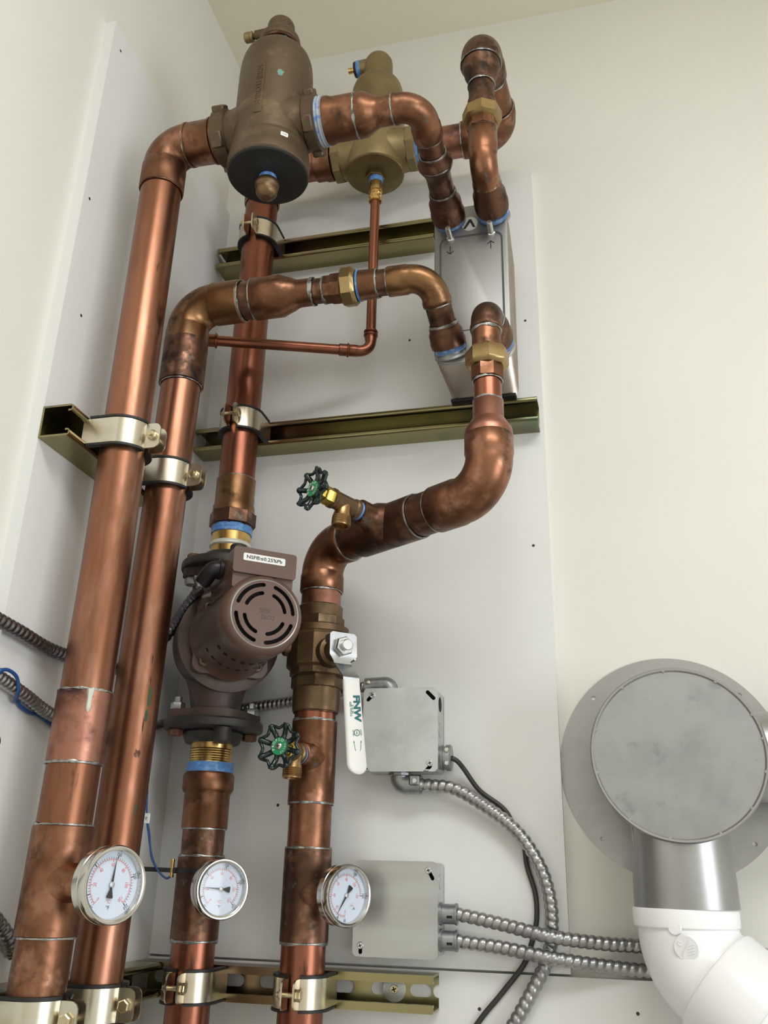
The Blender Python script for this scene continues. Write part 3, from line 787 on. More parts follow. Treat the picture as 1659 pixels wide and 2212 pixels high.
part('cap', G().lathe([(.0262, 2.6170), (.0298, 2.6180), (.0305, 2.624), (.0292, 2.630), (.0240, 2.6380), (.0208, 2.642), (.0202, 2.654)] + dome(.0202, 2.655, .005, 2.6695, 6) + [(0, 2.6698)], frame(F0, UZ), 44), M_['bronze'], root, 50)
part('cap_gasket', G().lathe([(.0290, 2.6135), (.0300, 2.6145), (.0300, 2.6170), (.0290, 2.6180)], frame(F0, UZ), 44), M_['fit_dark'], root)
VO = V((AS[0], AS[1], 2.6510))
part('vent_spout', G().lathe([(.0085, .012), (.0078, .030), (.0078, .0395), (.0040, .040), (.0040, .044)], frame(VO, -UX), 24), M_['bronze'], root)
part('vent_cap', G().lathe([(.0070, .0435), (.0080, .0445), (.0080, .0470), (.0072, .0475), (.0072, .048), (.0078, .0485), (.0078, .0555), (.0066, .0570), (0, .0570)], frame(VO, -UX), 20), M_['brass'], root, label='small brass vent cap')
part('thread_tape', G().lathe([(.0105, 2.366), (.0122, 2.367), (.0122, 2.3756)], frame(F0, UZ), 24), M_['blue'], root, label='blue thread-seal tape')
part('drain_plug', G().lathe([(0, 2.3405)] + [(r, z) for r, z in ((.0060, 2.3408), (.0110, 2.3430), (.0142, 2.3480), (.0150, 2.3530), (.0152, 2.3575), (.0164, 2.3590), (.0166, 2.3640), (.0150, 2.3675), (.0110, 2.3685))], frame(F0, UZ), 32), M_['bronze_valve'], root, 50)
part('name_strip', cylpatch(AS, .0524, -91, 2.489, .0130, .098, .0011, .003), M_['bronze'], root, 25)
part('lettering', G().text('SPIROTHERM', .0118, None, .0007, warp=cylwarp(AS, .0534, -91, 2.489, 90), sx=1.05), M_['bronze'], root, 0, 'raised cast lettering')
part('price_sticker', cylpatch(AS, .0546, -48, 2.4050, .0105, .0068, .0003, .001), M_['label'], root, 0, 'small white sticker')
part('sticker_print', G().text('12.30', .0032, None, .0001, warp=cylwarp(AS, .0549, -48, 2.4050)), M_['blackink'], root, 0)
def blob(ax, R, a0, z0, w, h, sd):
    wf = cylwarp(ax, R, a0, z0); vs = [wf(V((0, 0, .0004)))]; n = 20; fs = []
    for i in range(n):
        t = 2 * PI * i / n; k = 1 + .5 * mnoise.noise(V((math.cos(t) * 1.8, math.sin(t) * 1.8, sd)))
        vs.append(wf(V((math.cos(t) * w * k, math.sin(t) * h * k, 0))))
    for i in range(n): fs.append([0, 1 + i, 1 + (i + 1) % n])
    return G().add(vs, fs)
part('verdigris_spot', blob(AS, .0527, -61, 2.5125, .0042, .0055, 2.), M_['verdigris'], root, 80)
part('verdigris_spot', blob(AS, .0266, -50, 2.614, .0022, .0045, 5.), M_['verdigris'], root, 80)

# ------------------------------------------------------------------ brass air separator
BS = (.3050, y3)
root = thing('air_separator', (BS[0], BS[1], 2.57), 'lighter brass air separator farther back, behind the bronze one', 'air separator')
F0 = (BS[0], BS[1], 0)
part('body', G().lathe([(.0500, 2.6255), (.0512, 2.629), (.0508, 2.650), (.0502, 2.70), (.0492, 2.76), (.0482, 2.786), (.0472, 2.800), (.0455, 2.813), (.0425, 2.823), (.0380, 2.8295), (.0310, 2.8340), (.0250, 2.836)], frame(F0, UZ), 52), M_['brass'], root, 50)
part('base_plate', G().lathe([(0, 2.6225), (.0488, 2.6225), (.0506, 2.6240), (.0506, 2.6262)], frame(F0, UZ), 52), M_['brass_plate'], root, 30)
for sg in (-1, 1):
    part('port', G().lathe([(.0430, .022), (.0400, .036), (.0375, .046), (.0365, .060), (.0365, .062)], frame((BS[0], BS[1], ZB), UX * sg), 40), M_['brass'], root, 60)
    part('port_collar', G().lathe([(.0370, .058), (.0400, .060), (.0400, .0725), (.0375, .0745), (.030, .0745)], frame((BS[0], BS[1], ZB), UX * sg), 8, PI / 8), M_['brass'], root)
part('cap', G().lathe([(.0250, 2.834), (.0262, 2.838), (.0262, 2.876), (.0252, 2.886), (.0215, 2.8935), (.0120, 2.8975), (0, 2.898)], frame(F0, UZ), 40), M_['brass'], root, 40)
VO = V((BS[0], BS[1], 2.880))
part('vent_spout', G().lathe([(.0165, -.006), (.0160, .012), (.0152, .030), (.0150, .034)], frame(VO, -UX), 28), M_['brass'], root)
part('thread_tape', G().lathe([(.0148, .0335), (.0154, .0340), (.0154, .0405), (.0148, .0410)], frame(VO, -UX), 28), M_['blue'], root, label='blue thread-seal tape')
part('vent_ring', G().lathe([(.0146, .0405), (.0146, .0435), (.0138, .0460), (.008, .0465)], frame(VO, -UX), 28), M_['black'], root)
part('vent_cap', G().lathe([(.0062, .046), (.0062, .0490), (.0046, .0495), (.0046, .0515), (.0056, .0520), (.0056, .0575), (0, .0580)], frame(VO, -UX), 18), M_['brass_bright'], root)
part('drain_boss', G().lathe([(.0150, 2.6145), (.0172, 2.6160), (.0172, 2.6226)], frame(F0, UZ), 6, .3), M_['brass_plate'], root)

# ------------------------------------------------------------------ thin drain tube
TX = .3070; TZ = 2.2655; TL = V((.012, -.1905, 2.258))
root = thing('drain_tube', (TX, y3, TZ), 'thin copper drain tube hanging from the brass separator and turning left', 'copper tube')
tape(root, (TX, y3, 2.6095), UZ, .0116, .009)
lat(root, 'compression_fitting', (TX, y3, 2.563), UZ, [(.0095, 0), (.0112, .001), (.0112, .006), (.0098, .0075), (.0118, .0095), (.0118, .0125), (.0098, .0150), (.0110, .0165), (.0110, .0200), (.0098, .0215), (.0118, .0230), (.0118, .0300), (.0106, .0310), (.0106, .042)], M_['brass_bright'], 24, sm=30)
rt_ = .0080
pipe(root, (TX, y3, 2.292), (TX, y3, 2.566), rt_, M_['cu_red'])
dT = (TL - V((TX, y3, TZ))).normalized(); CT = V((TX, y3, TZ))
elbow(root, CT + UZ * .035, CT, CT + dT * .040, rt_ + .0008, .019, M_['cu_red'], cup=.0008)
for P, d in ((CT + UZ * .030, UZ), (CT + UZ * .0365, UZ), (CT + dT * .0355, dT)):
    lat(root, 'press_bead', P, d, [(.0088, -.0022), (.0112, -.0012), (.0116, 0), (.0112, .0012), (.0088, .0022)], M_['cu_red'], 28, sm=60)
lat(root, 'press_sleeve', CT + dT * .036, dT, sleeve(.0098, .014), M_['cu_red'], 28)
pipe(root, CT + dT * .040, TL, rt_, M_['cu_red'])
LT = (TL - CT).length
lat(root, 'coupling', CT + dT * (LT - .078), dT, [(.0092, 0), (.0118, .001), (.0118, .0035), (.0100, .0045), (.0100, .024)], M_['cu_red'], 28, sm=40)

# ------------------------------------------------------------------ plate heat exchanger
HX = V((.4825, 0, 2.3135)); HW, HH = .112, .277; HF, HB = -.1600, -.030
root = thing('heat_exchanger', (HX.x, -.09, HX.z - HH / 2), 'stainless brazed plate heat exchanger standing on the long strut', 'heat exchanger')
g = G(); n = 44; vs, fs = [], []; m_ = 0
for i in range(n + 1):
    y = HF + .004 + (HB - HF - .004) * i / n
    off = -.0022 if i % 2 else 0.0
    taper = -.0035 * (i / n)
    pr = rrect(HW + 2 * (off + taper), HH + 2 * (off + taper), .020, 5)
    m_ = len(pr)
    vs += [V((HX.x + a, y, HX.z + b)) for a, b in pr]
for i in range(n):
    for k in range(m_):
        k2 = (k + 1) % m_
        fs.append([i * m_ + k, i * m_ + k2, (i + 1) * m_ + k2, (i + 1) * m_ + k])
fs.append(list(range(m_))[::-1]); fs.append(list(range(n * m_, (n + 1) * m_)))
part('plate_stack', g.add(vs, fs), M_['ss_side'], root, 20)
Mh = frame((HX.x, HF, HX.z), (0, -1, 0))
g = G(); rings = []
for (o, z) in ((0, -.005), (0, -.002), (-.0006, -.0007), (-.002, 0)):
    rings.append([Mh @ V((a, b, z)) for a, b in rrect(HW + 2 * o, HH + 2 * o, .020 + o, 6)])
m_ = len(rings[0]); fs = []
for i in range(3):
    for k in range(m_): fs.append([i * m_ + k, i * m_ + (k + 1) % m_, (i + 1) * m_ + (k + 1) % m_, (i + 1) * m_ + k])
fs.append(list(range(3 * m_, 4 * m_)))
part('front_plate', G().add([v for r_ in rings for v in r_], fs), M_['ss'], root, 40)
def strip(pts, w):
    L_, R__ = [], []
    for i, p in enumerate(pts):
        a, b = V(pts[max(0, i - 1)]), V(pts[min(len(pts) - 1, i + 1)]); t = (b - a).normalized(); nn = V((-t.y, t.x))
        L_.append((p[0] + nn.x * w / 2, p[1] + nn.y * w / 2)); R__.append((p[0] - nn.x * w / 2, p[1] - nn.y * w / 2))
    return L_ + R__[::-1]
xl, xr, zt = -.0465, .0465, .0820
bp = [(xl, -.078), (xl, zt - .012)] + arc(xl + .012, zt - .012, .012, 180, 90, 5)[1:] + arc(xr - .012, zt - .012, .012, 90, 0, 5) + [(xr, -.078)]
part('border_groove', G().plate(strip(bp, .0030), .0004, Mh), M_['grey_line'], root, 0, 'dark line around the front plate')
part('border_groove', G().plate(strip([(xl + .014, -.0855), (xr - .014, -.0855)], .0014), .0004, Mh), M_['grey_line'], root, 0)
part('logo_disc', G().lathe([(.0128, 0), (.0126, .0004), (0, .0004)], Mh @ Matrix.Translation(V((-.0017, .1035, 0))), 32), M_['galv'], root)
part('logo_mark', G().plate([(-.0098, -.0080), (-.0058, -.0080), (.0012, .0030), (.0052, -.0070), (.0092, -.0070), (.0030, .0085), (-.0005, .0085)], .0002, Mh @ Matrix.Translation(V((-.0017, .1030, .0004)))), M_['blackink'], root, 0)
for sx, sgn in ((-.0315, -1), (.0300, 1)):
    g = G().plate(strip([(sx, .0525), (sx, .0665)], .0013), .0003, Mh)
    yy = .0525 if sgn < 0 else .0665
    g.plate(strip([(sx - .0052, yy - sgn * .0050), (sx, yy)], .0013), .0003, Mh); g.plate(strip([(sx, yy), (sx + .0052, yy - sgn * .0045)], .0013), .0003, Mh)
    part('flow_arrow', g, M_['blackink'], root, 0, 'black marker arrow')
for sx in (-.0310, .0310):
    pr = [(.0046, 0)] + [(.0043 - .0005 * (i % 2), .002 + .0009 * i) for i in range(24)] + [(.0036, .0245), (0, .0250)]
    part('stud', G().lathe([(.0068, -.0005), (.0060, .0015), (.0046, .0022)] + pr[1:], Mh @ Matrix.Translation(V((sx, .0815, 0))), 16), M_['steel'], root, 20)
for P, d in ((PA, dA), (PB, dB), (PC, dC), (PD, dD)):
    part('port', G().lathe([(.0205, -.002), (.0205, .004), (.0225, .0075), (.0250, .0090)], frame(P - d * .0 , d), 36), M_['ss'], root, 50)
part('rubber_pad', G().box((HX.x, -.044, HX.z - HH / 2 - .0012 + .002), (.100, .020, .005), .001), M_['rubber'], root, 30)

# ------------------------------------------------------------------ circulator pump
PO = V((x3, y3, 1.797)); pd = V((.627, -.779, 0)).normalized(); pr_ = UZ.cross(pd)
root = thing('circulator_pump', (x3, y3, 1.677), 'brown circulator pump with a slotted round motor cap', 'pump')
MP = frame(PO, pd)
part('volute', G().lathe([(.030, -.043), (.046, -.040), (.060, -.028), (.068, -.010), (.070, .014), (.0695, .030), (.072, .033), (.073, .044), (.066, .046)], MP, 48), M_['pump_dark'], root, 40)
part('neck', G().lathe([(.044, -.112), (.036, -.100), (.0345, -.088), (.039, -.066), (.050, -.040)], frame(PO, UZ), 40), M_['pump_dark'], root, 60)
part('neck', G().lathe([(.050, .040), (.039, .066), (.0345, .086), (.036, .098), (.044, .108)], frame(PO, UZ), 40), M_['pump_dark'], root, 60)
sq = []
for k in range(4):
    a = 45 + 90 * k
    sq += arc(.046 * math.cos(math.radians(a)) * 1.16, .046 * math.sin(math.radians(a)) * 1.16, .0155, a - 62, a + 62, 6)
pl = part('motor_flange', G().plate(sq, .014, MP, (), .046), M_['pump'], root, 30)
for k in range(4):
    a = math.radians(45 + 90 * k); c = MP @ V((.0535 * math.cos(a), .0535 * math.sin(a), 0))
    part('cap_screw', G().lathe([(.0072, .059), (.0072, .0655), (.0052, .0668), (.0036, .0668), (.0036, .0635), (0, .0635)], frame(c, pd), 20), M_['pump'], pl)
mb = part('motor_shell', G().lathe([(.0600, .058), (.0565, .064), (.0545, .070), (.0525, .080), (.0520, .160), (.0528, .162), (.0528, .190), (.0510, .197), (.0470, .2025), (.0440, .2040), (.0430, .2040), (.0425, .2020), (.0425, .1950)], MP, 64), M_['pump'], root, 30)
for row, dist, n0 in ((0, .098, 8), (1, .142, 8)):
    for k in range(n0):
        a = math.radians(215 + (k + .5 * row) * 110 / n0); r_ = .0523
        c = MP @ V((r_ * math.cos(a), r_ * math.sin(a), dist)); nn = (MP.to_3x3() @ V((math.cos(a), math.sin(a), 0)))
        part('vent_hole', G().lathe([(.0032, -.001), (.0032, .0004), (0, .0004)], frame(c, nn), 12), M_['void'], mb, 0)
def arcslot(r0, r1, a0, a1, n=12):
    rm, hw = (r0 + r1) / 2, (r1 - r0) / 2
    p = arc(0, 0, r1, a0, a1, n)
    ca = (rm * math.cos(math.radians(a1)), rm * math.sin(math.radians(a1)))
    p += arc(ca[0], ca[1], hw, a1, a1 + 180, 5)[1:-1]
    p += arc(0, 0, r0, a1, a0, n)
    cb = (rm * math.cos(math.radians(a0)), rm * math.sin(math.radians(a0)))
    p += arc(cb[0], cb[1], hw, a0 + 180, a0 + 360, 5)[1:-1]
    return p
holes = []
for q in range(4):
    b = 90 * q - 6
    holes.append(arcslot(.0345, .0396, b + 12, b + 78)); holes.append(arcslot(.0238, .0288, b + 17, b + 73))
cap = part('motor_cap', G().plate(circle(.0428, 64), .0022, MP, holes, .2016), M_['pump'], root, 0)
part('cap_interior', G().lathe([(.042, .1960), (.042, .1964), (0, .1964)], MP, 40), M_['void'], root, 0)
part('cap_rim', G().lathe([(.0425, .2020), (.0428, .2042), (.0436, .2046), (.0444, .2040), (.0425, .2020)], MP, 64), M_['galv_dull'], root, 40, 'worn bare rim')
Ml = MP @ Matrix.Translation(V((.001, .001, .2038)))
g = G().text('aco', .0115, Ml @ Matrix.Translation(V((.0045, -.0048, 0))), .0003)
for i in range(3):
    yy = .0052 - .0022 * i
    g.plate(strip([(-.0085 + .0006 * i, yy - .0006), (-.004, yy + .0004), (0, yy), (.004, yy - .0002), (.0072 - .001 * i, yy + .0008)], .0012), .0003, Ml)
g.plate(strip([(-.0040, -.001), (-.0052, -.0090)], .0009), .0003, Ml)
part('lettering', g, M_['pump_dark'], cap, 0, 'embossed maker script')
# electrical compartment on top of the motor
def PB_(x, h, d): return MP @ V((x, h, d))
g = G().plate(rrect(.080, .036, .003, 3), .106, MP @ Matrix.Translation(V((-.003, .050, .088))))
cb = part('wiring_box', g, M_['pump'], root, 30)
lid = part('wiring_box_lid', G().plate(rrect(.084, .034, .004, 4), .110, MP @ Matrix.Translation(V((-.003, .0675, .0895)))), M_['pump'], root, 30)
part('warning_label', G().plate(rrect(.0560, .0098, .0018, 3), .0003, MP @ Matrix.Translation(V((-.0045, .0720, .1995)))), M_['label'], lid, 0, 'white label with black print')
part('label_print', G().text('NSF\u00ae\u22640.25%Pb', .0066, MP @ Matrix.Translation(V((-.0045, .0718, .1999))), .0001, sx=1.12, bold=.0001), M_['blackink'], lid, 0)
bl = PB_(.026, .0845, .150)
part('bolt_head', G().lathe([(.0085, 0), (.0090, .001), (.0090, .0065), (.0075, .008), (0, .008)], frame(bl, UZ), 6, .2), M_['rust'], root)
# conduit elbow on the left of the box
E0 = PB_(-.043, .066, .150); E1 = PB_(-.058, .066, .150); E2 = PB_(-.066, .050, .128)
part('conduit_elbow', G().sweep(fillet([E0, E1, E2], .009, 8), .0108, 20).lathe([(.0110, 0), (.0138, .001), (.0138, .005), (.0110, .006)], frame(PB_(-.046, .066, .150), -pr_), 24), M_['black'], root, 40)
part('conduit_clamp', G().box((0, 0, 0), (.0215, .0215, .008), .002, frame(E2, (E2 - E1))), M_['cast'], root, 30)
# flanges
for sg in (1, -1):
    zf = .108 * sg
    fl = [(a * 1.0, b) for a, b in arc(0, 0, .050, 20, 160, 10) + arc(0, 0, .050, 200, 340, 10)]
    ears = arc(.052, 0, .014, -70, 70, 6) + arc(0, .010, .044, 35, 145, 8) + arc(-.052, 0, .014, 110, 250, 6) + arc(0, -.010, .044, 215, 325, 8)
    Mf = Matrix.Translation(PO + UZ * (zf if sg < 0 else zf - .012)) @ Matrix.Rotation(math.radians(38), 4, 'Z')
    part('pump_flange', G().plate(ears, .012, Mf), M_['pump_dark'], root, 30)
    zz = zf - .014 if sg < 0 else zf
    cf = part('companion_flange', G().lathe([(.058, 0), (.0675, .0015), (.0685, .004), (.0685, .011), (.0670, .0135), (.046, .014)] if sg < 0 else [(.046, 0), (.0670, .0005), (.0685, .003), (.0685, .010), (.0675, .0125), (.058, .014)], frame(PO + UZ * zz, UZ), 52), M_['iron'], root, 30)
    part('flange_hub', G().lathe([(.040, 0), (.042, .003), (.038, .014), (.036, .016)], frame(PO + UZ * (zz - (.0 if sg < 0 else -.013)), UZ * (-1 if sg < 0 else 1)), 36), M_['iron'], root, 40)
    for k in range(4):
        a = math.radians(38 + 45 * 0 + 90 * k) if k % 2 == 0 else math.radians(38 + 90 * k)
        rr = .0525
        c = PO + V((rr * math.cos(a), rr * math.sin(a), 0))
        top = zf + .0 if sg < 0 else zf - .012
        if k % 2 == 0:
            part('bolt', G().lathe([(.0095, .012), (.0102, .0135), (.0102, .0205), (.0088, .0225), (.0052, .0225), (.0052, .030), (0, .0302)] if sg < 0 else [(0, -.012), (.0090, -.0118), (.0102, -.0100), (.0102, -.002), (.0095, 0)], frame((c.x, c.y, PO.z + top), UZ), 6, .3), M_['zbolt'], root)
            part('bolt', G().lathe([(.0095, -.0225), (.0102, -.021), (.0102, -.0150), (.0090, -.014)] if sg < 0 else [(.0090, .026), (.0102, .027), (.0102, .034), (.0095, .0355)], frame((c.x, c.y, PO.z + top), UZ), 6, .3), M_['rust'], root)
        else:
            part('flange_nut', G().lathe([(.0110, -.034), (.0125, -.032), (.0125, -.0140)] if sg < 0 else [(.0125, .026), (.0125, .040), (.0110, .042)], frame((c.x, c.y, PO.z + top), UZ), 16), M_['iron'], root)
bs = PO + V((math.sin(math.radians(10)) * .040, -math.cos(math.radians(10)) * .040, -.102))
part('plug', G().lathe([(.0085, -.004), (.0085, .006), (.007, .008), (0, .0085)], frame(bs, (math.sin(.17), -math.cos(.17), .1)), 16), M_['pump_dark'], root)

# ------------------------------------------------------------------ ball valve
root = thing('ball_valve', (x4, y4, 1.70), 'bronze ball valve with a white-sleeved lever handle hanging down', 'ball valve')
F0 = (x4, y4, 0)
part('end_cup', G().lathe([(.0300, 1.699), (.0318, 1.700), (.0325, 1.712), (.0325, 1.731)], frame(F0, UZ), 40), M_['bronze_valve'], root)
part('end_hex', G().lathe([(.0335, 1.7305), (.0358, 1.7325), (.0358, 1.7465), (.0340, 1.749)], frame(F0, UZ), 8, .25), M_['bronze_valve'], root)
part('body', G().lathe([(.0350, 1.747), (.0388, 1.7490), (.0395, 1.757), (.0440, 1.7605), (.0448, 1.764), (.0448, 1.802), (.0425, 1.8065)], frame(F0, UZ), 12, .15), M_['bronze_valve'], root, 25)
part('body_ring', G().lathe([(.0400, 1.806), (.0415, 1.8075), (.0415, 1.8160), (.0375, 1.8185)], frame(F0, UZ), 40), M_['bronze_valve'], root)
part('end_hex', G().lathe([(.0335, 1.8180), (.0345, 1.8195), (.0345, 1.8310), (.0320, 1.8325)], frame(F0, UZ), 8, .25), M_['bronze_valve'], root)
part('end_cup', G().lathe([(.0318, 1.8315), (.0318, 1.8470), (.0305, 1.8485)], frame(F0, UZ), 40), M_['bronze_valve'], root)
part('side_boss', G().lathe([(.013, .036), (.012, .049), (.010, .051), (0, .051)], frame((x4, y4, 1.786), (-.85, -.53, 0)), 20), M_['bronze_valve'], root)
vd = V((.668, -.744, 0)).normalized(); VC = V((x4, y4, 1.7755)); MV = frame(VC, vd)
part('stem_boss', G().lathe([(.0220, .034), (.0200, .050), (.0150, .052), (.0145, .066)], MV, 28), M_['bronze_valve'], root)
part('packing_nut', G().lathe([(.0120, .064), (.0130, .066), (.0130, .0745)], MV, 6, .3), M_['zbolt'], root)
def loft(rows, t, M):
    """bent plate: rows of (height, outward offset, half width, sideways shift)"""
    vs, fs = [], []
    for i, (h, o, w, sft) in enumerate(rows):
        for s_ in (-1, 1):
            for q in (0, t): vs.append(M @ V((sft + s_ * w, h, o + q)))
    for i in range(len(rows) - 1):
        a, b = i * 4, i * 4 + 4
        fs += [[a, a + 1, b + 1, b], [a + 2, b + 2, b + 3, a + 3], [a + 1, a + 3, b + 3, b + 1], [a, b, b + 2, a + 2]]
    e = (len(rows) - 1) * 4
    fs += [[0, 2, 3, 1], [e, e + 1, e + 3, e + 2]]
    return G().add(vs, fs)
lv = part('lever', loft([(.0195, .0755, .0160, .001), (.0165, .0755, .0195, .001), (-.0110, .0755, .0200, .002), (-.0185, .0755, .0125, .000), (-.0225, .0765, .0125, .001), (-.0400, .0960, .0120, .003), (-.0440, .0985, .0115, .0035), (-.0640, .0990, .0110, .005)], .0028, MV), M_['lever'], root, 25)
part('stop_tab', G().box((.0195, -.010, .0700), (.003, .012, .016), .0006, MV), M_['lever'], lv)
part('stop_tab', G().box((-.0170, .012, .0700), (.003, .010, .014), .0006, MV), M_['lever'], lv)
part('handle_nut', G().lathe([(.0125, .0782), (.0135, .0795), (.0135, .0855), (.0122, .0875), (.0085, .0875)], MV, 6, .35), M_['zbolt'], root)
g = G().lathe([(.0075, .0865), (.0075, .0940), (.0065, .0950), (0, .0950)], MV, 20)
part('stem', g, M_['steel'], root)
hs = []
for i in range(24):
    u_ = .9 * i / 13 if i <= 13 else .9 + .1 * math.sin(PI / 2 * (i - 13) / 10); h = -.0480 - .1160 * u_
    w = .0118 + .0022 * u_
    if u_ > .9: w *= math.sqrt(max(.03, 1 - ((u_ - .9) / .1) ** 2))
    hs.append((h, .0962 + .004 * 0, w, .0040 + .0135 * u_))
vs, fs = [], []
for h, o, w, sft in hs:
    for a, b in rrect(2 * w, .0072, .0034, 3): vs.append(MV @ V((sft + a, h, o + .0036 + b)))
m_ = len(rrect(1, .0072, .0034, 3))
for i in range(len(hs) - 1):
    for k in range(m_): fs.append([i * m_ + k, (i + 1) * m_ + k, (i + 1) * m_ + (k + 1) % m_, i * m_ + (k + 1) % m_])
fs.append(list(range(m_))); fs.append(list(range((len(hs) - 1) * m_, len(hs) * m_))[::-1])
sl = part('handle_sleeve', G().add(vs, fs), M_['white'], root, 50, 'white vinyl handle sleeve')
tilt = Matrix.Rotation(math.radians(6.5), 4, 'Z')
Mt = MV @ Matrix.Translation(V((.0098, -.083, .1036))) @ tilt @ Matrix.Rotation(-PI / 2, 4, 'Z')
part('handle_print', G().text('FNW', .0125, Mt @ Matrix.Translation(V((0, .0022, 0))), .0002, sx=1.15, bold=.0006), M_['teal'], sl, 0, 'teal maker print')
g = G().text('600 WOG', .0042, Mt @ Matrix.Translation(V((.001, -.0066, 0))), .0002).text('316 SS', .0042, Mt @ Matrix.Translation(V((.001, -.0038, 0))), .0002)
Mq = Mt @ Matrix.Translation(V((.0305, 0, 0)))
g.plate(circle(.0042, 20), .0002, Mq, [circle(.0034, 20)]); g.text('UL', .0042, Mq, .0002)
for yy in (.0056, -.0050): g.text('LISTED', .0026, Mq @ Matrix.Translation(V((0, yy, 0))) @ Matrix.Rotation(0, 4, 'Z'), .0002)
g.plate(strip([(.011, .0050), (.020, .0040), (.022, .0030)], .0005), .0002, Mq); g.plate(strip([(.011, -.0050), (.020, -.0040), (.022, -.0030)], .0005), .0002, Mq)
g.plate([(.0095, .0050), (.0120, .0058), (.0120, .0042)], .0002, Mq); g.plate([(.0095, -.0050), (.0120, -.0042), (.0120, -.0058)], .0002, Mq)
part('handle_print', g, M_['teal'], sl, 0)

# ------------------------------------------------------------------ hose valves
def hose_valve(B0, W, label, roll=0.0):
    d = (W - B0).normalized(); L = (W - B0).length
    root = thing('hose_valve', B0 + d * .05, label, 'valve')
    M = frame(W, d)                                  # local z: 0 at the wheel's face
    k = lambda z: z - L                              # distance from the pipe axis
    c0 = .041 if L < .115 else .055
    tape(root, B0 + d * (c0 + .004), d, .0125, .006)
    part('body', G().lathe([(.0110, k(c0 + .003)), (.0138, k(c0 + .006)), (.0138, k(c0 + .011)), (.0120, k(c0 + .013)), (.0122, -.036), (.0136, -.0345), (.0136, -.031), (.011, -.030)], M, 28), M_['bronze_valve'], root, 40)
    mid = B0 + d * ((c0 + .012 + L - .036) / 2)
    dn = V((0, 0, -1)) - d * V((0, 0, -1)).dot(d); dn.normalize()
    th = [(.0118 + .0010 * (i % 2), .0205 + .0013 * i) for i in range(9)]
    part('spout', G().lathe([(.0115, .004), (.0105, .012), (.0125, .0195)] + th + [(.0115, .0325), (.0095, .0325), (.0092, .026), (0, .026)], frame(mid, dn), 28), M_['spout'], root, 25)
    part('bonnet', G().lathe([(.0115, -.0315), (.0128, -.0300), (.0128, -.0195), (.0112, -.0175), (.0085, -.0170), (.0080, -.0110), (.0060, -.0105), (.0060, -.006)], M, 6, .2), M_['yellow'], root)
    n = 8; hub = .0105; rim = .0270
    g = G().lathe([(.0072, -.0085), (.0115, -.0075), (.0128, -.004), (.0122, -.0005), (.0108, .0005)], M, 28)
    part('wheel_hub', g, M_['green'], root, 40)
    for i in range(n):
        a = 2 * PI * (i + .5) / n + roll
        p = [M @ V((r_ * math.cos(a), r_ * math.sin(a), z)) for r_, z in ((.0105, -.003), (.0160, -.0036), (.0210, -.0018), (.0258, .0005), (.0285, .0000))]
        part('spoke', G().sweep(spline(p, 4), lambda s_, b, j: .0034 if j < 10 else .0034 + .0010 * min(1, (j - 10) / 4), 10), M_['green'], root, 60)
    rp = []
    for i in range(n * 8):
        a = 2 * PI * i / (n * 8) + roll; ph = (i % 8) / 8
        dip = math.cos(2 * PI * (ph - .5))
        rr = .0256 + .0026 * dip
        rp.append(M @ V((rr * math.cos(a), rr * math.sin(a), -.0002)))
    part('rim', G().sweep(rp, .0021, 8, closed=True), M_['green'], root, 60)
    dk = part('name_disc', G().lathe([(.0108, .0004), (.0108, .0010), (0, .0010)], M, 32), M_['greenlabel'], root, 30, 'green maker disc')
    g = G()
    for ch, a in zip('PROFLO', (-160, -190, -220, -250, -280, -310)):
        aa = math.radians(a + 10)
        Mc = M @ Matrix.Rotation(aa, 4, 'Z') @ Matrix.Translation(V((.0080, 0, .0010))) @ Matrix.Rotation(-PI / 2, 4, 'Z')
        g.text(ch, .0048, Mc, .0002)
    for ch, a in zip('VALVE', (15, -5, -25, -45, -65)):
        aa = math.radians(a)
        Mc = M @ Matrix.Rotation(aa, 4, 'Z') @ Matrix.Translation(V((.0082, 0, .0010))) @ Matrix.Rotation(-PI / 2, 4, 'Z')
        g.text(ch, .0030, Mc, .0002)
    part('disc_lettering', g, M_['label'], dk, 0)
    sc_ = part('wheel_screw', G().lathe([(.0042, .0010), (.0040, .0022), (.0026, .0032), (0, .0034)], M, 20), M_['steel'], root)
    c = G()
    for a in (0, 90): c.box((0, 0, .0033), (.0044, .0009, .0005), 0, M @ Matrix.Rotation(math.radians(a + 15), 4, 'Z'))
    part('screw_recess', c, M_['void'], sc_, 0)
    return root
hose_valve(TC, HV2, 'hose valve with green handwheel on the sloping copper run above the ball valve', .2)
hose_valve(BR1, HV1, 'hose valve with green handwheel on the right riser beside the junction box', .1)

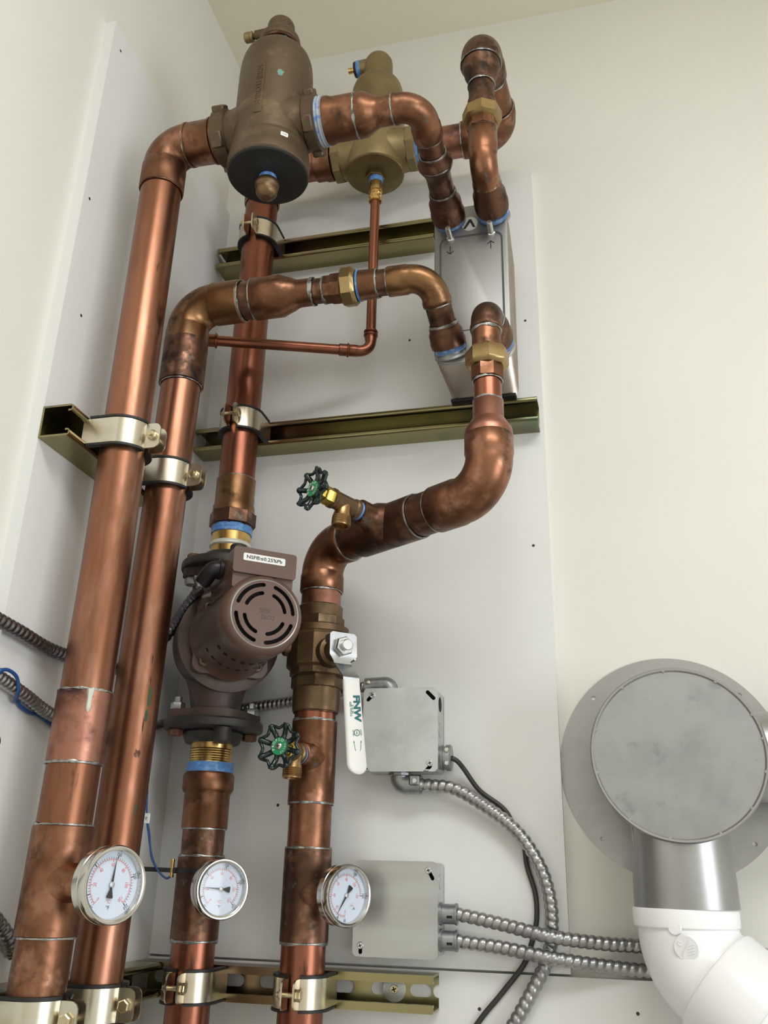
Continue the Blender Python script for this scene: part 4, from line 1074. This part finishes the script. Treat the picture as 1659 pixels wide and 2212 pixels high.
# ------------------------------------------------------------------ dial thermometers
def thermometer(P, d, dist, stem0, needle, spin, label, up=0.0):
    P = V(P); d = V(d); Fc = P + d * dist
    n = (d + UZ * up).normalized()
    root = thing('dial_thermometer', Fc, label, 'thermometer')
    M = frame(Fc, n); R = .0346
    part('stem', G().lathe([(.0100, stem0 - dist - .004), (.0100, -.020)], frame(Fc, d), 20), M_['chrome'], root)
    part('case', G().lathe([(.012, -.0200), (.0330, -.0190), (.0352, -.0170), (.0358, -.0085), (.0358, -.0080), (R + .0006, -.0075), (R + .0012, -.0060), (R + .0012, .0010), (R, .0030), (R - .0022, .0032), (R - .0038, .0022), (R - .0042, .0000), (R - .0042, -.0060)], M, 64), M_['chrome'], root, 40)
    dl = part('dial_face', G().lathe([(R - .0040, -.0062), (R - .0040, -.0050), (0, -.0050)], M, 64), M_['dial'], root, 30)
    part('lens', G().lathe([(R - .0043, .0006), (R - .0043, .0012), (0, .0012)], M, 64), M_['lens'], root, 30)
    Z = -.0049
    tick = G(); red = G()
    def pol(r_, a): a = math.radians(a); r_ *= .93; return (r_ * math.cos(a), r_ * math.sin(a))
    A0 = 225 + spin; SWP = 270
    Md = M @ Matrix.Translation(V((0, 0, Z)))
    for i in range(45):                              # 30..250 F in steps of 5
        a = A0 - SWP * i / 44; f = 30 + 5 * i
        l = .0036 if f % 50 == 0 else .0018
        tick.plate(strip([pol(.0252, a), pol(.0252 + l, a)], .0008 if f % 50 == 0 else .00035), .0001, Md)
    for f in (30, 50, 100, 150, 200, 250):
        a = A0 - SWP * (f - 30) / 220
        c = pol(.0298, a)
        tick.text(str(f), .0046, Md @ Matrix.Translation(V((c[0], c[1], 0))) @ Matrix.Rotation(math.radians(a - 90), 4, 'Z'), .0001, sx=.85)
    n_ = 60
    red.plate(arc(0, 0, .0232, A0, A0 - SWP, n_) + arc(0, 0, .0228, A0 - SWP, A0, n_), .0001, Md)
    for i in range(61):
        a = A0 - SWP * i / 60
        l = .0026 if i % 10 == 0 else .0012
        red.plate(strip([pol(.0245, a), pol(.0245 - l, a)], .0007 if i % 10 == 0 else .0003), .0001, Md)
    for cdeg in (0, 20, 40, 60, 80, 100, 120):
        a = A0 - SWP * cdeg / 120; c = pol(.0190, a)
        red.text(str(cdeg), .0048, Md @ Matrix.Translation(V((c[0], c[1], 0))) @ Matrix.Rotation(math.radians(a - 90), 4, 'Z'), .0001, sx=.8)
    Ms = Md @ Matrix.Rotation(math.radians(spin), 4, 'Z')
    red.text('\u00b0C', .0050, Ms @ Matrix.Translation(V((-.001, -.0150, 0))), .0001)
    tick.text('\u00b0F', .0050, Ms @ Matrix.Translation(V((-.001, -.0205, 0))), .0001)
    part('scale_print', tick, M_['blackink'], dl, 0); part('scale_print', red, M_['red'], dl, 0)
    Mn = M @ Matrix.Rotation(math.radians(needle), 4, 'Z') @ Matrix.Translation(V((0, 0, -.0034)))
    part('needle', G().plate([(.0250, 0), (.002, .0011), (-.0045, .0012), (-.0070, .0022), (-.0112, .0036), (-.0120, .0030), (-.0122, 0), (-.0120, -.0030), (-.0112, -.0036), (-.0070, -.0022), (-.0045, -.0012), (.002, -.0011)], .0005, Mn), M_['blackink'], root, 0)
    part('hub', G().lathe([(.0027, -.0050), (.0027, -.0022), (.0020, -.0018), (0, -.0018)], M, 18), M_['galv'], root)
    return root
thermometer((x1, y1, 1.4827), GD1, .1010, .054, 84, 0, 'largest dial thermometer, on the leftmost riser, needle pointing up', up=.02)
thermometer((x3, y3, 1.4755), GD2, .0730, .044, 176, 0, 'middle dial thermometer, under the pump, needle pointing left')
thermometer((x4, y4, 1.4725), GD3, .0835, .050, 236, 44, 'right dial thermometer in front of the lower junction box, needle pointing down left')

# ------------------------------------------------------------------ junction boxes
def screw(root, P, n, a=20, name='cover_screw'):
    s_ = part(name, G().lathe([(.0040, 0), (.0042, .0012), (.0034, .0026), (0, .0030)], frame(P, n), 18), M_['steel'], root)
    c = G()
    for q in (0, 90): c.box((0, 0, .0027), (.0046, .0010, .0006), 0, frame(P, n) @ Matrix.Rotation(math.radians(q + a), 4, 'Z'))
    part('screw_recess', c, M_['void'], s_, 0)
def jbox(cx, cz, w, h, cov, label):
    root = thing('junction_box', (cx, 0, cz - h / 2), label, 'junction box')
    D = .0520
    M = frame((cx, -.0002, cz), (0, -1, 0))
    part('body', G().plate(rrect(w - .003, h - .003, .004, 3), D, M, [rrect(w - .006, h - .006, .003, 3)]).plate(rrect(w - .003, h - .003, .004, 3), .0015, M), M_['galv'], root, 30)
    Mc = M @ Matrix.Translation(V((0, 0, D)))
    return root, Mc
# upper box
bx, bz, bw, bh = .3605, 1.6795, .1040, .1110
root, Mc = jbox(bx, bz, bw, bh, 0, 'upper square galvanized junction box behind the white lever')
hw, hh = bw / 2, bh / 2
cut = [(-hw + .003, -hh + .011), (-hw + .010, -hh), (hw - .022, -hh), (hw - .012, -hh + .010), (hw - .0085, -hh + .0065), (hw - .012, -hh), (hw - .004, -hh)] + arc(hw - .004, -hh + .004, .004, -90, 0, 3) + [(hw, hh - .004)] + arc(hw - .004, hh - .004, .004, 0, 90, 3) + [(-hw + .006, hh), (-hw, hh - .006)]
def slot45(cx, cy, l, w, a):
    p = stadium(l, w); c, s_ = math.cos(math.radians(a)), math.sin(math.radians(a))
    return [(cx + x * c - y * s_, cy + x * s_ + y * c) for x, y in p]
cov = part('cover', G().plate([(-hw + .002, -hh + .011), (-hw + .012, -hh), (hw - .020, -hh), (hw - .011, -hh + .0095), (hw - .0075, -hh + .006), (hw - .013, -hh), (hw - .004, -hh), (hw, -hh + .004), (hw, hh - .006), (hw - .006, hh), (-hw + .003, hh), (-hw, hh - .004), (-hw, -hh + .011)],
            .0018, Mc, [slot45(hw - .010, hh - .011, .017, .0052, 135), slot45(-hw + .010, hh - .012, .015, .0050, 45)]), M_['galv'], root, 0)
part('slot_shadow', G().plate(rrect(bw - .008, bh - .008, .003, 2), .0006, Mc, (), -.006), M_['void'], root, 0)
screw(root, Mc @ V((hw - .0105, -hh + .0105, .0018)), (0, -1, 0)); screw(root, Mc @ V((-hw + .0125, hh - .0095, .0018)), (0, -1, 0))
for z_ in (1.7150, 1.6805):
    part('knockout', G().lathe([(.0100, 0), (.0100, .0005), (.0090, .0006), (0, .0004)], frame((bx + hw - .0015, -.030, z_), UX), 24), M_['void' if z_ > 1.7 else 'galv_dull'], root, 30)
cc = V((bx + hw - .0015, -.030, 1.6440))
cn = part('cable_connector', G().lathe([(.0155, 0), (.0155, .0025), (.0168, .0030), (.0168, .0055), (.0150, .0060), (.0150, .0085), (.0172, .0090), (.0172, .0150), (.0160, .0158), (.0060, .0158)], frame(cc, UX), 32), M_['cast'], root)
for sg in (1, -1): part('connector_screw', G().lathe([(.0034, 0), (.0034, .0035), (.0025, .0045), (0, .0046)], frame(cc + V((.012, -.0140, sg * .0085)), (0, -1, 0)), 14), M_['steel'], cn)
# die-cast elbows, below (to the right) and above (to the left)
b0 = V((.3560, -.028, bz - hh)); 
eb = part('conduit_elbow', G().sweep(fillet([b0 + V((0, 0, .002)), b0 + V((0, 0, -.0135)), b0 + V((.029, 0, -.0145))], .009, 8), [.0135] * 10 + [.0125] * 1, 22), M_['cast'], root, 40)
part('elbow_strap', G().box(b0 + V((.022, -.0125, -.0100)), (.014, .006, .014), .002), M_['cast'], eb, 30)
part('elbow_screw', G().lathe([(.0030, 0), (.0030, .003), (0, .0036)], frame(b0 + V((.0235, -.0155, -.011)), (0, -1, 0)), 14), M_['steel'], eb)
part('elbow_locknut', G().lathe([(.0165, 0), (.0165, .003), (.0150, .0038)], frame(b0, (0, 0, -1)), 10), M_['cast'], eb)
t0 = V((.3400, -.028, bz + hh))
eb = part('conduit_elbow', G().sweep(fillet([t0 + V((0, 0, -.002)), t0 + V((0, 0, .0100)), t0 + V((-.036, 0, .0085))], .008, 8), .0112, 22), M_['cast'], root, 40)
part('elbow_screw', G().lathe([(.0030, 0), (.0030, .003), (0, .0036)], frame(t0 + V((-.030, -.010, .011)), (0, -1, .3)), 14), M_['steel'], eb)
# lower box
bx2, bz2, bw2, bh2 = .3581, 1.4575, .1085, .1120
root, Mc = jbox(bx2, bz2, bw2, bh2, 0, 'lower square junction box with dull cover beside the right thermometer')
hw, hh = bw2 / 2, bh2 / 2
part('cover', G().plate(rrect(bw2, bh2, .0065, 4), .0018, Mc, [slot45(hw - .0095, hh - .0145, .017, .0046, 120), slot45(-hw + .0105, -hh + .0085, .012, .0048, 90)]), M_['galv_dull'], root, 0)
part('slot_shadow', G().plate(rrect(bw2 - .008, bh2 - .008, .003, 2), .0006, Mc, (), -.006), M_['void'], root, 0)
screw(root, Mc @ V((hw - .0115, hh - .0105, .0018)), (0, -1, 0)); screw(root, Mc @ V((-hw + .0105, -hh + .0125, .0018)), (0, -1, 0))
part('knockout', G().lathe([(.0095, 0), (.0095, .0005), (.0080, .0006), (0, .0004)], frame((bx2 + hw - .0015, -.028, 1.490), UX), 24), M_['galv_dull'], root, 30)
for zc in (1.4525, 1.4222):
    c0 = V((bx2 + hw - .0015, -.030, zc))
    cn = part('conduit_connector', G().lathe([(.0135, 0), (.0135, .0035), (.0118, .0040), (.0118, .0195), (.0128, .0200), (.0128, .0225), (.0105, .0232), (.0060, .0232)], frame(c0, UX), 28), M_['cast'], root)
    part('connector_slot', G().box(c0 + V((.014, -.0116, -.003)), (.007, .0006, .003), 0), M_['void'], cn, 0)

# ------------------------------------------------------------------ flexible conduits, cable and wires
def flex(path, r, m, label, pitch=.0078, amp=None, step=.0011):
    P = resample(spline(path, 12), step); amp = amp or r * .16
    def rf(s_, a, i):
        w = math.sin(2 * PI * s_ / pitch + a)
        return r - amp + amp * (1 - (1 - (w * .5 + .5)) ** 2) * 1.0
    o = part('flexible_conduit', G().sweep(P, rf, 14), m, None, 0, loc=P[0])
    for p_ in o.data.polygons: p_.use_smooth = True
    return tag(o, label, 'conduit')
flex([(.3825, -.028, 1.6095), (.4000, -.026, 1.6085), (.4317, -.024, 1.604), (.4773, -.020, 1.578), (.5125, -.018, 1.55), (.5374, -.016, 1.5118), (.5484, -.0145, 1.4745), (.549, -.0135, 1.4379), (.5426, -.0130, 1.407), (.5292, -.0125, 1.3813), (.4999, -.0125, 1.3345), (.462, -.0125, 1.28), (.43, -.0125, 1.20)], .0086, M_['flex'],
     'bright ribbed flexible conduit arcing down from the upper junction box', .0098)
flex([(.4335, -.030, 1.4525), (.4500, -.030, 1.4500), (.4923, -.031, 1.4424), (.5457, -.0335, 1.4319), (.6087, -.012, 1.4250), (.6550, .004, 1.4225), (.7142, .0075, 1.4190), (.80, .0075, 1.418)], .0084, M_['flex'],
     'upper of two parallel ribbed conduits running right from the lower junction box', .0098)
flex([(.4335, -.030, 1.4222), (.4500, -.030, 1.4205), (.4916, -.031, 1.4165), (.5446, -.0335, 1.4085), (.6071, -.013, 1.4005), (.6650, .003, 1.3955), (.722, .0075, 1.3960), (.80, .0075, 1.398)], .0084, M_['flex'],
     'lower of two parallel ribbed conduits running right from the lower junction box', .0098)
e2 = E2; dq = (E2 - E1).normalized()
flex([e2 - dq * .004, e2 + dq * .008, (.0900, -.150, 1.8575), (.0640, -.132, 1.8390), (.0360, -.112, 1.8150), (.0140, -.130, 1.7720), (.0110, -.200, 1.7400), (.0110, -.3377, 1.7305), (.0110, -.4103, 1.7362), (.0110, -.4604, 1.7405), (.0110, -.60, 1.752), (.0110, -.80, 1.76)], .0082, M_['flex_dark'],
     'dark ribbed conduit from the pump wiring box, crossing the left wall behind the risers', .0086)
flex([(.3050, -.028, 1.7430), (.2976, -.026, 1.7425), (.1979, -.0115, 1.7285), (.1164, -.0105, 1.7190), (.0400, -.0150, 1.7060), (.0160, -.0450, 1.6950), (.0105, -.1200, 1.6700), (.0105, -.2300, 1.6480), (.0105, -.3321, 1.6600), (.0105, -.3845, 1.6722), (.0105, -.4362, 1.6825), (.0105, -.56, 1.706), (.0105, -.75, 1.73)], .0078, M_['flex'],
     'grey ribbed conduit low on the left wall, wrapped by a blue wire', .0070)
flex([(.0110, -.60, 1.58), (.0110, -.46, 1.505), (.0110, -.3741, 1.4480), (.0105, -.3449, 1.4285), (.0040, -.3280, 1.4180), (-.0060, -.3150, 1.4100)], .0088, M_['flex'],
     'short stretch of ribbed conduit at the lower left edge of the picture', .0086)
def wire(pts, r, m, label, name, cat):
    P = spline(pts, 8)
    return tag(part(name, G().sweep(P, r, 10), m, None, 0, loc=P[0]), label, cat)
o = wire([(.4265, -.030, 1.6440), (.4340, -.026, 1.6400), (.4420, -.018, 1.6300), (.4607, -.0075, 1.604), (.4910, -.0050, 1.5819), (.5044, -.0045, 1.5619), (.5158, -.0035, 1.545), (.5199, -.0035, 1.5116), (.5292, -.0035, 1.4791), (.5298, -.0035, 1.4498), (.5230, -.0035, 1.4233), (.5118, -.0035, 1.3971), (.4824, -.0035, 1.3627), (.4533, -.0035, 1.3302), (.41, -.0035, 1.27), (.38, -.0035, 1.2)], .0034, M_['cable'],
         'thin black cable leaving the upper junction box and wandering down the board', 'electrical_cable', 'cable')
for p_ in o.data.polygons: p_.use_smooth = True
o = wire([(.0230, -.60, 1.705), (.0210, -.4600, 1.6850), (.0205, -.4448, 1.6869), (.0205, -.4337, 1.6893), (.0210, -.4228, 1.6876), (.0205, -.4143, 1.6830), (.0180, -.4060, 1.6720), (.0080, -.3950, 1.6640), (.0045, -.3850, 1.6640), (.0045, -.3783, 1.6605), (.0045, -.3625, 1.6568), (.0050, -.3448, 1.6560), (.0060, -.3215, 1.6500), (.0060, -.28, 1.640)], .0020, M_['bluewire'],
         'thin blue wire wrapped around the grey conduit at the left edge', 'sensor_wire', 'wire')
for p_ in o.data.polygons: p_.use_smooth = True
root = thing('temperature_sensor', (.0660, -.092, 1.488), 'small brass temperature sensor with blue wire and white tag strapped beside the pump riser', 'sensor')
part('probe', G().lathe([(.0026, 1.4870), (.0026, 1.5080), (.0018, 1.5095), (0, 1.5097)], frame((.0650, -.090, 0), UZ), 14), M_['brass_bright'], root)
for k in (0, 1):
    part('lead', G().sweep(spline([(.0640 - .001 * k, -.0905, 1.4875), (.0600, -.0960, 1.4860), (.0500, -.100, 1.4950), (.0400, -.102 - .0015 * k, 1.5120), (.0320 + .0012 * k, -.103, 1.5400), (.0270, -.104, 1.5620), (.0240, -.106, 1.60)], 8), .0013, 8), M_['bluewire'], root, 60)
part('tag', G().box((.0272, -.1045, 1.5590), (.0095, .0030, .0130), .0006, None), M_['label'], root, 20, 'white wire tag')
part('tag_print', G().text('P', .0060, frame((.0280, -.1061, 1.5585), (0, -1, 0)) @ Matrix.Rotation(.4, 4, 'Z'), .0001), M_['blackink'], root, 0)
def tie(P, r, d, L, label, a0):
    root = thing('zip_tie', P, label, 'zip tie')
    g = G().lathe([(r, -.0029), (r + .0014, -.0029), (r + .0014, .0029), (r, .0029), (r, -.0029)], frame(P, UZ), 40)
    part('band', g, M_['black'], root, 30)
    a = math.radians(a0); h = V((P[0] + (r + .002) * math.cos(a), P[1] + (r + .002) * math.sin(a), P[2]))
    part('head', G().box((0, 0, 0), (.0075, .0070, .0065), .0008, frame(h, V(d))), M_['black'], root, 30)
    part('tail', G().box((0, 0, L / 2), (.0014, .0056, L), .0003, frame(h, V(d))), M_['black'], root, 20)
tie((x3, y3, 1.4955), F2 + .0008, (-.93, -.35, .02), .042, 'black zip tie around the tee of the riser under the pump', 205)
tie((x2, y2, 1.4620), R2 + .0003, (.95, -.25, -.12), .0080, 'black zip tie tail poking out behind the largest thermometer', -20)

# ------------------------------------------------------------------ stainless concentric vent box
VX, VZ = .7110, 1.6370; VF = -.128
root = thing('vent_terminal', (VX, T_, VZ - .143), 'round stainless vent terminal mounted on the wall at right', 'vent')
Mv = frame((VX, T_, VZ), (0, -1, 0))
hl = [circle(.0030, 12, .131 * math.cos(math.radians(a)), .131 * math.sin(math.radians(a))) for a in (136, 224, 314, 44)]
part('wall_flange', G().plate(circle(.1430, 96), .0022, Mv, hl), M_['ventss'], root, 30)
D = T_ - VF
part('drum', G().lathe([(.0960, .001), (.0960, D - .018), (.0975, D - .017), (.0975, D - .010)], Mv, 80), M_['ventss'], root, 40)
part('cover_rim', G().lathe([(.0990, D - .016), (.1000, D - .015), (.1000, D - .0010), (.0985, D + .0010), (.0965, D + .0008), (.0945, D - .0015), (.0990, D - .016)], Mv, 80), M_['ventss'], root, 40)
cv = part('cover_disc', G().lathe([(.0955, D - .0030), (.0950, D - .0012), (0, D - .0012)], Mv, 80), M_['ventdisc'], root, 30)
for a in (8, 28, 58, 95, 128, 160, 196, 232, 262, 292, 322, 348):
    a += random.uniform(-4, 4)
    c = Mv @ V((.0962 * math.cos(math.radians(a)), .0962 * math.sin(math.radians(a)), D))
    part('weld_spot', G().lathe([(.0019, -.001), (.0017, .0004), (0, .0008)], frame(c, (0, -1, 0)), 10), M_['ventss'], root, 60)
part('drum_seam', G().box((.0955, 0, D * .45), (.003, .012, .07), .0006, Mv @ Matrix.Rotation(math.radians(232), 4, 'Z')), M_['ventss'], root, 30)
SY = -.061; SX = .7085
part('outlet_stub', G().lathe([(.0560, 1.5650), (.0572, 1.530), (.0585, 1.500), (.0592, 1.4690), (.0575, 1.4690), (.0560, 1.480), (0, 1.480)], frame((SX, SY, 0), UZ), 56), M_['ventss'], root, 40)
part('stub_seam', G().box((SX - .0550, SY - .0130, 1.520), (.0016, .004, .10), .0004), M_['ventss'], root, 20)
part('side_stub', G().lathe([(.0530, .085), (.0530, .30)], frame((VX, SY, 1.640), UX), 48), M_['ventss'], root, 40)
part('side_pipe', G().lathe([(.0560, .145), (.0560, .55)], frame((VX, SY, 1.640), UX), 48), M_['ventss'], root, 40)

# ------------------------------------------------------------------ white PVC elbow and pipe
root = thing('vent_elbow', (SX, SY, 1.36), 'white plastic pipe elbow below the stainless vent at lower right', 'pipe elbow')
K0 = V((SX, SY, 1.4660)); K1 = V((SX - .002, SY - .002, 1.4180)); kd = V((.72, -.30, -.62)).normalized()
part('collar', G().lathe([(.0570, 1.4480), (.0592, 1.4500), (.0598, 1.4665), (.0585, 1.4690)], frame((SX - .002, SY, 0), UZ), 56), M_['pvc'], root, 40)
K2 = K1 + kd * .060
pp_ = fillet([K0, K1, K2], .062, 14)
part('bend', G().sweep(pp_, lambda s_, a, i: .0560 + .0012 * min(1, i / 16), 56), M_['pvc'], root, 60)
part('socket', G().lathe([(.0575, .035), (.0612, .0365), (.0622, .0390), (.0626, .0980), (.0605, .1000)], frame(K1, kd), 56), M_['pvc'], root, 40)
part('pipe', G().lathe([(.0570, .080), (.0570, .50)], frame(K1, kd), 56), M_['pvc'], root, 40)
for P, r_, nn in ((V((.6905, -.1165, 1.4500)), .0075, V((-.29, -.95, -.05))), (V((.7005, -.1225, 1.4310)), .0135, V((-.26, -.93, -.22)))):
    part('mould_mark', G().lathe([(r_, -.004), (r_, .0006), (r_ - .0006, .0012), (0, .0012)], frame(P, nn), 32), M_['pvc'], root, 40)
Mm = frame(V((.7005, -.1225, 1.4310)), V((-.26, -.93, -.22))) @ Matrix.Translation(V((0, 0, .0012)))
g = G().plate(strip([(-.0045, -.0080), (.0050, .0070)], .0014), .0008, Mm)
for i in range(4): g.plate(strip([(.0018, -.007 + .003 * i), (.0085, -.0045 + .003 * i)], .0008), .0006, Mm)
g.text('C', .0060, Mm @ Matrix.Translation(V((-.0065, .0040, 0))), .0007)
part('mould_lettering', g, M_['pvc'], root, 0)

# ------------------------------------------------------------------ the two left risers lean a little, with what hangs on them
def lean(root, zref, k):
    for o in root.children_recursive:
        off = OFF[o.name]
        for v in o.data.vertices:
            z = v.co.z + off.z
            if z < zref: v.co.y += k * (z - zref)
def nudge(root, dy): root.location.y += dy
for o in list(bpy.data.objects):
    if o.parent is not None or 'label' not in o: continue
    lb = o['label']
    if o.name.startswith('copper_riser') and lb.startswith('leftmost'): lean(o, 1.80, .0300)
    elif o.name.startswith('copper_riser') and lb.startswith('second'): lean(o, 2.14, .0320)
    elif 'pipe_clamp' in o.name and 'leftmost riser' in lb: nudge(o, .0300 * min(0, o.location.z - 1.80))
    elif 'pipe_clamp' in o.name and 'second riser' in lb: nudge(o, .0320 * (o.location.z - 2.14))
    elif 'dial_thermometer' in o.name and lb.startswith('largest'): nudge(o, .0300 * (1.4827 - 1.80))
    elif 'zip_tie' in o.name and 'tail' in lb: nudge(o, .0320 * (1.462 - 2.14))
for o in list(bpy.data.objects):
    if o.parent is None and 'category' in o:
        for key, grp in (('pipe_clamp', 'plated pipe clamps on the struts'), ('strut_channel', 'strut channels on the walls'), ('dial_thermometer', 'dial thermometers on the risers'),
                         ('hose_valve', 'hose valves with green handwheels'), ('junction_box', 'junction boxes on the back board'), ('flexible_conduit', 'ribbed metal conduits'),
                         ('air_separator', 'air separators at the top'), ('copper_riser', 'vertical copper risers'), ('copper_pipe_run', 'copper runs to the heat exchanger'), ('zip_tie', 'black zip ties')):
            if o.name.startswith(key): o['group'] = grp
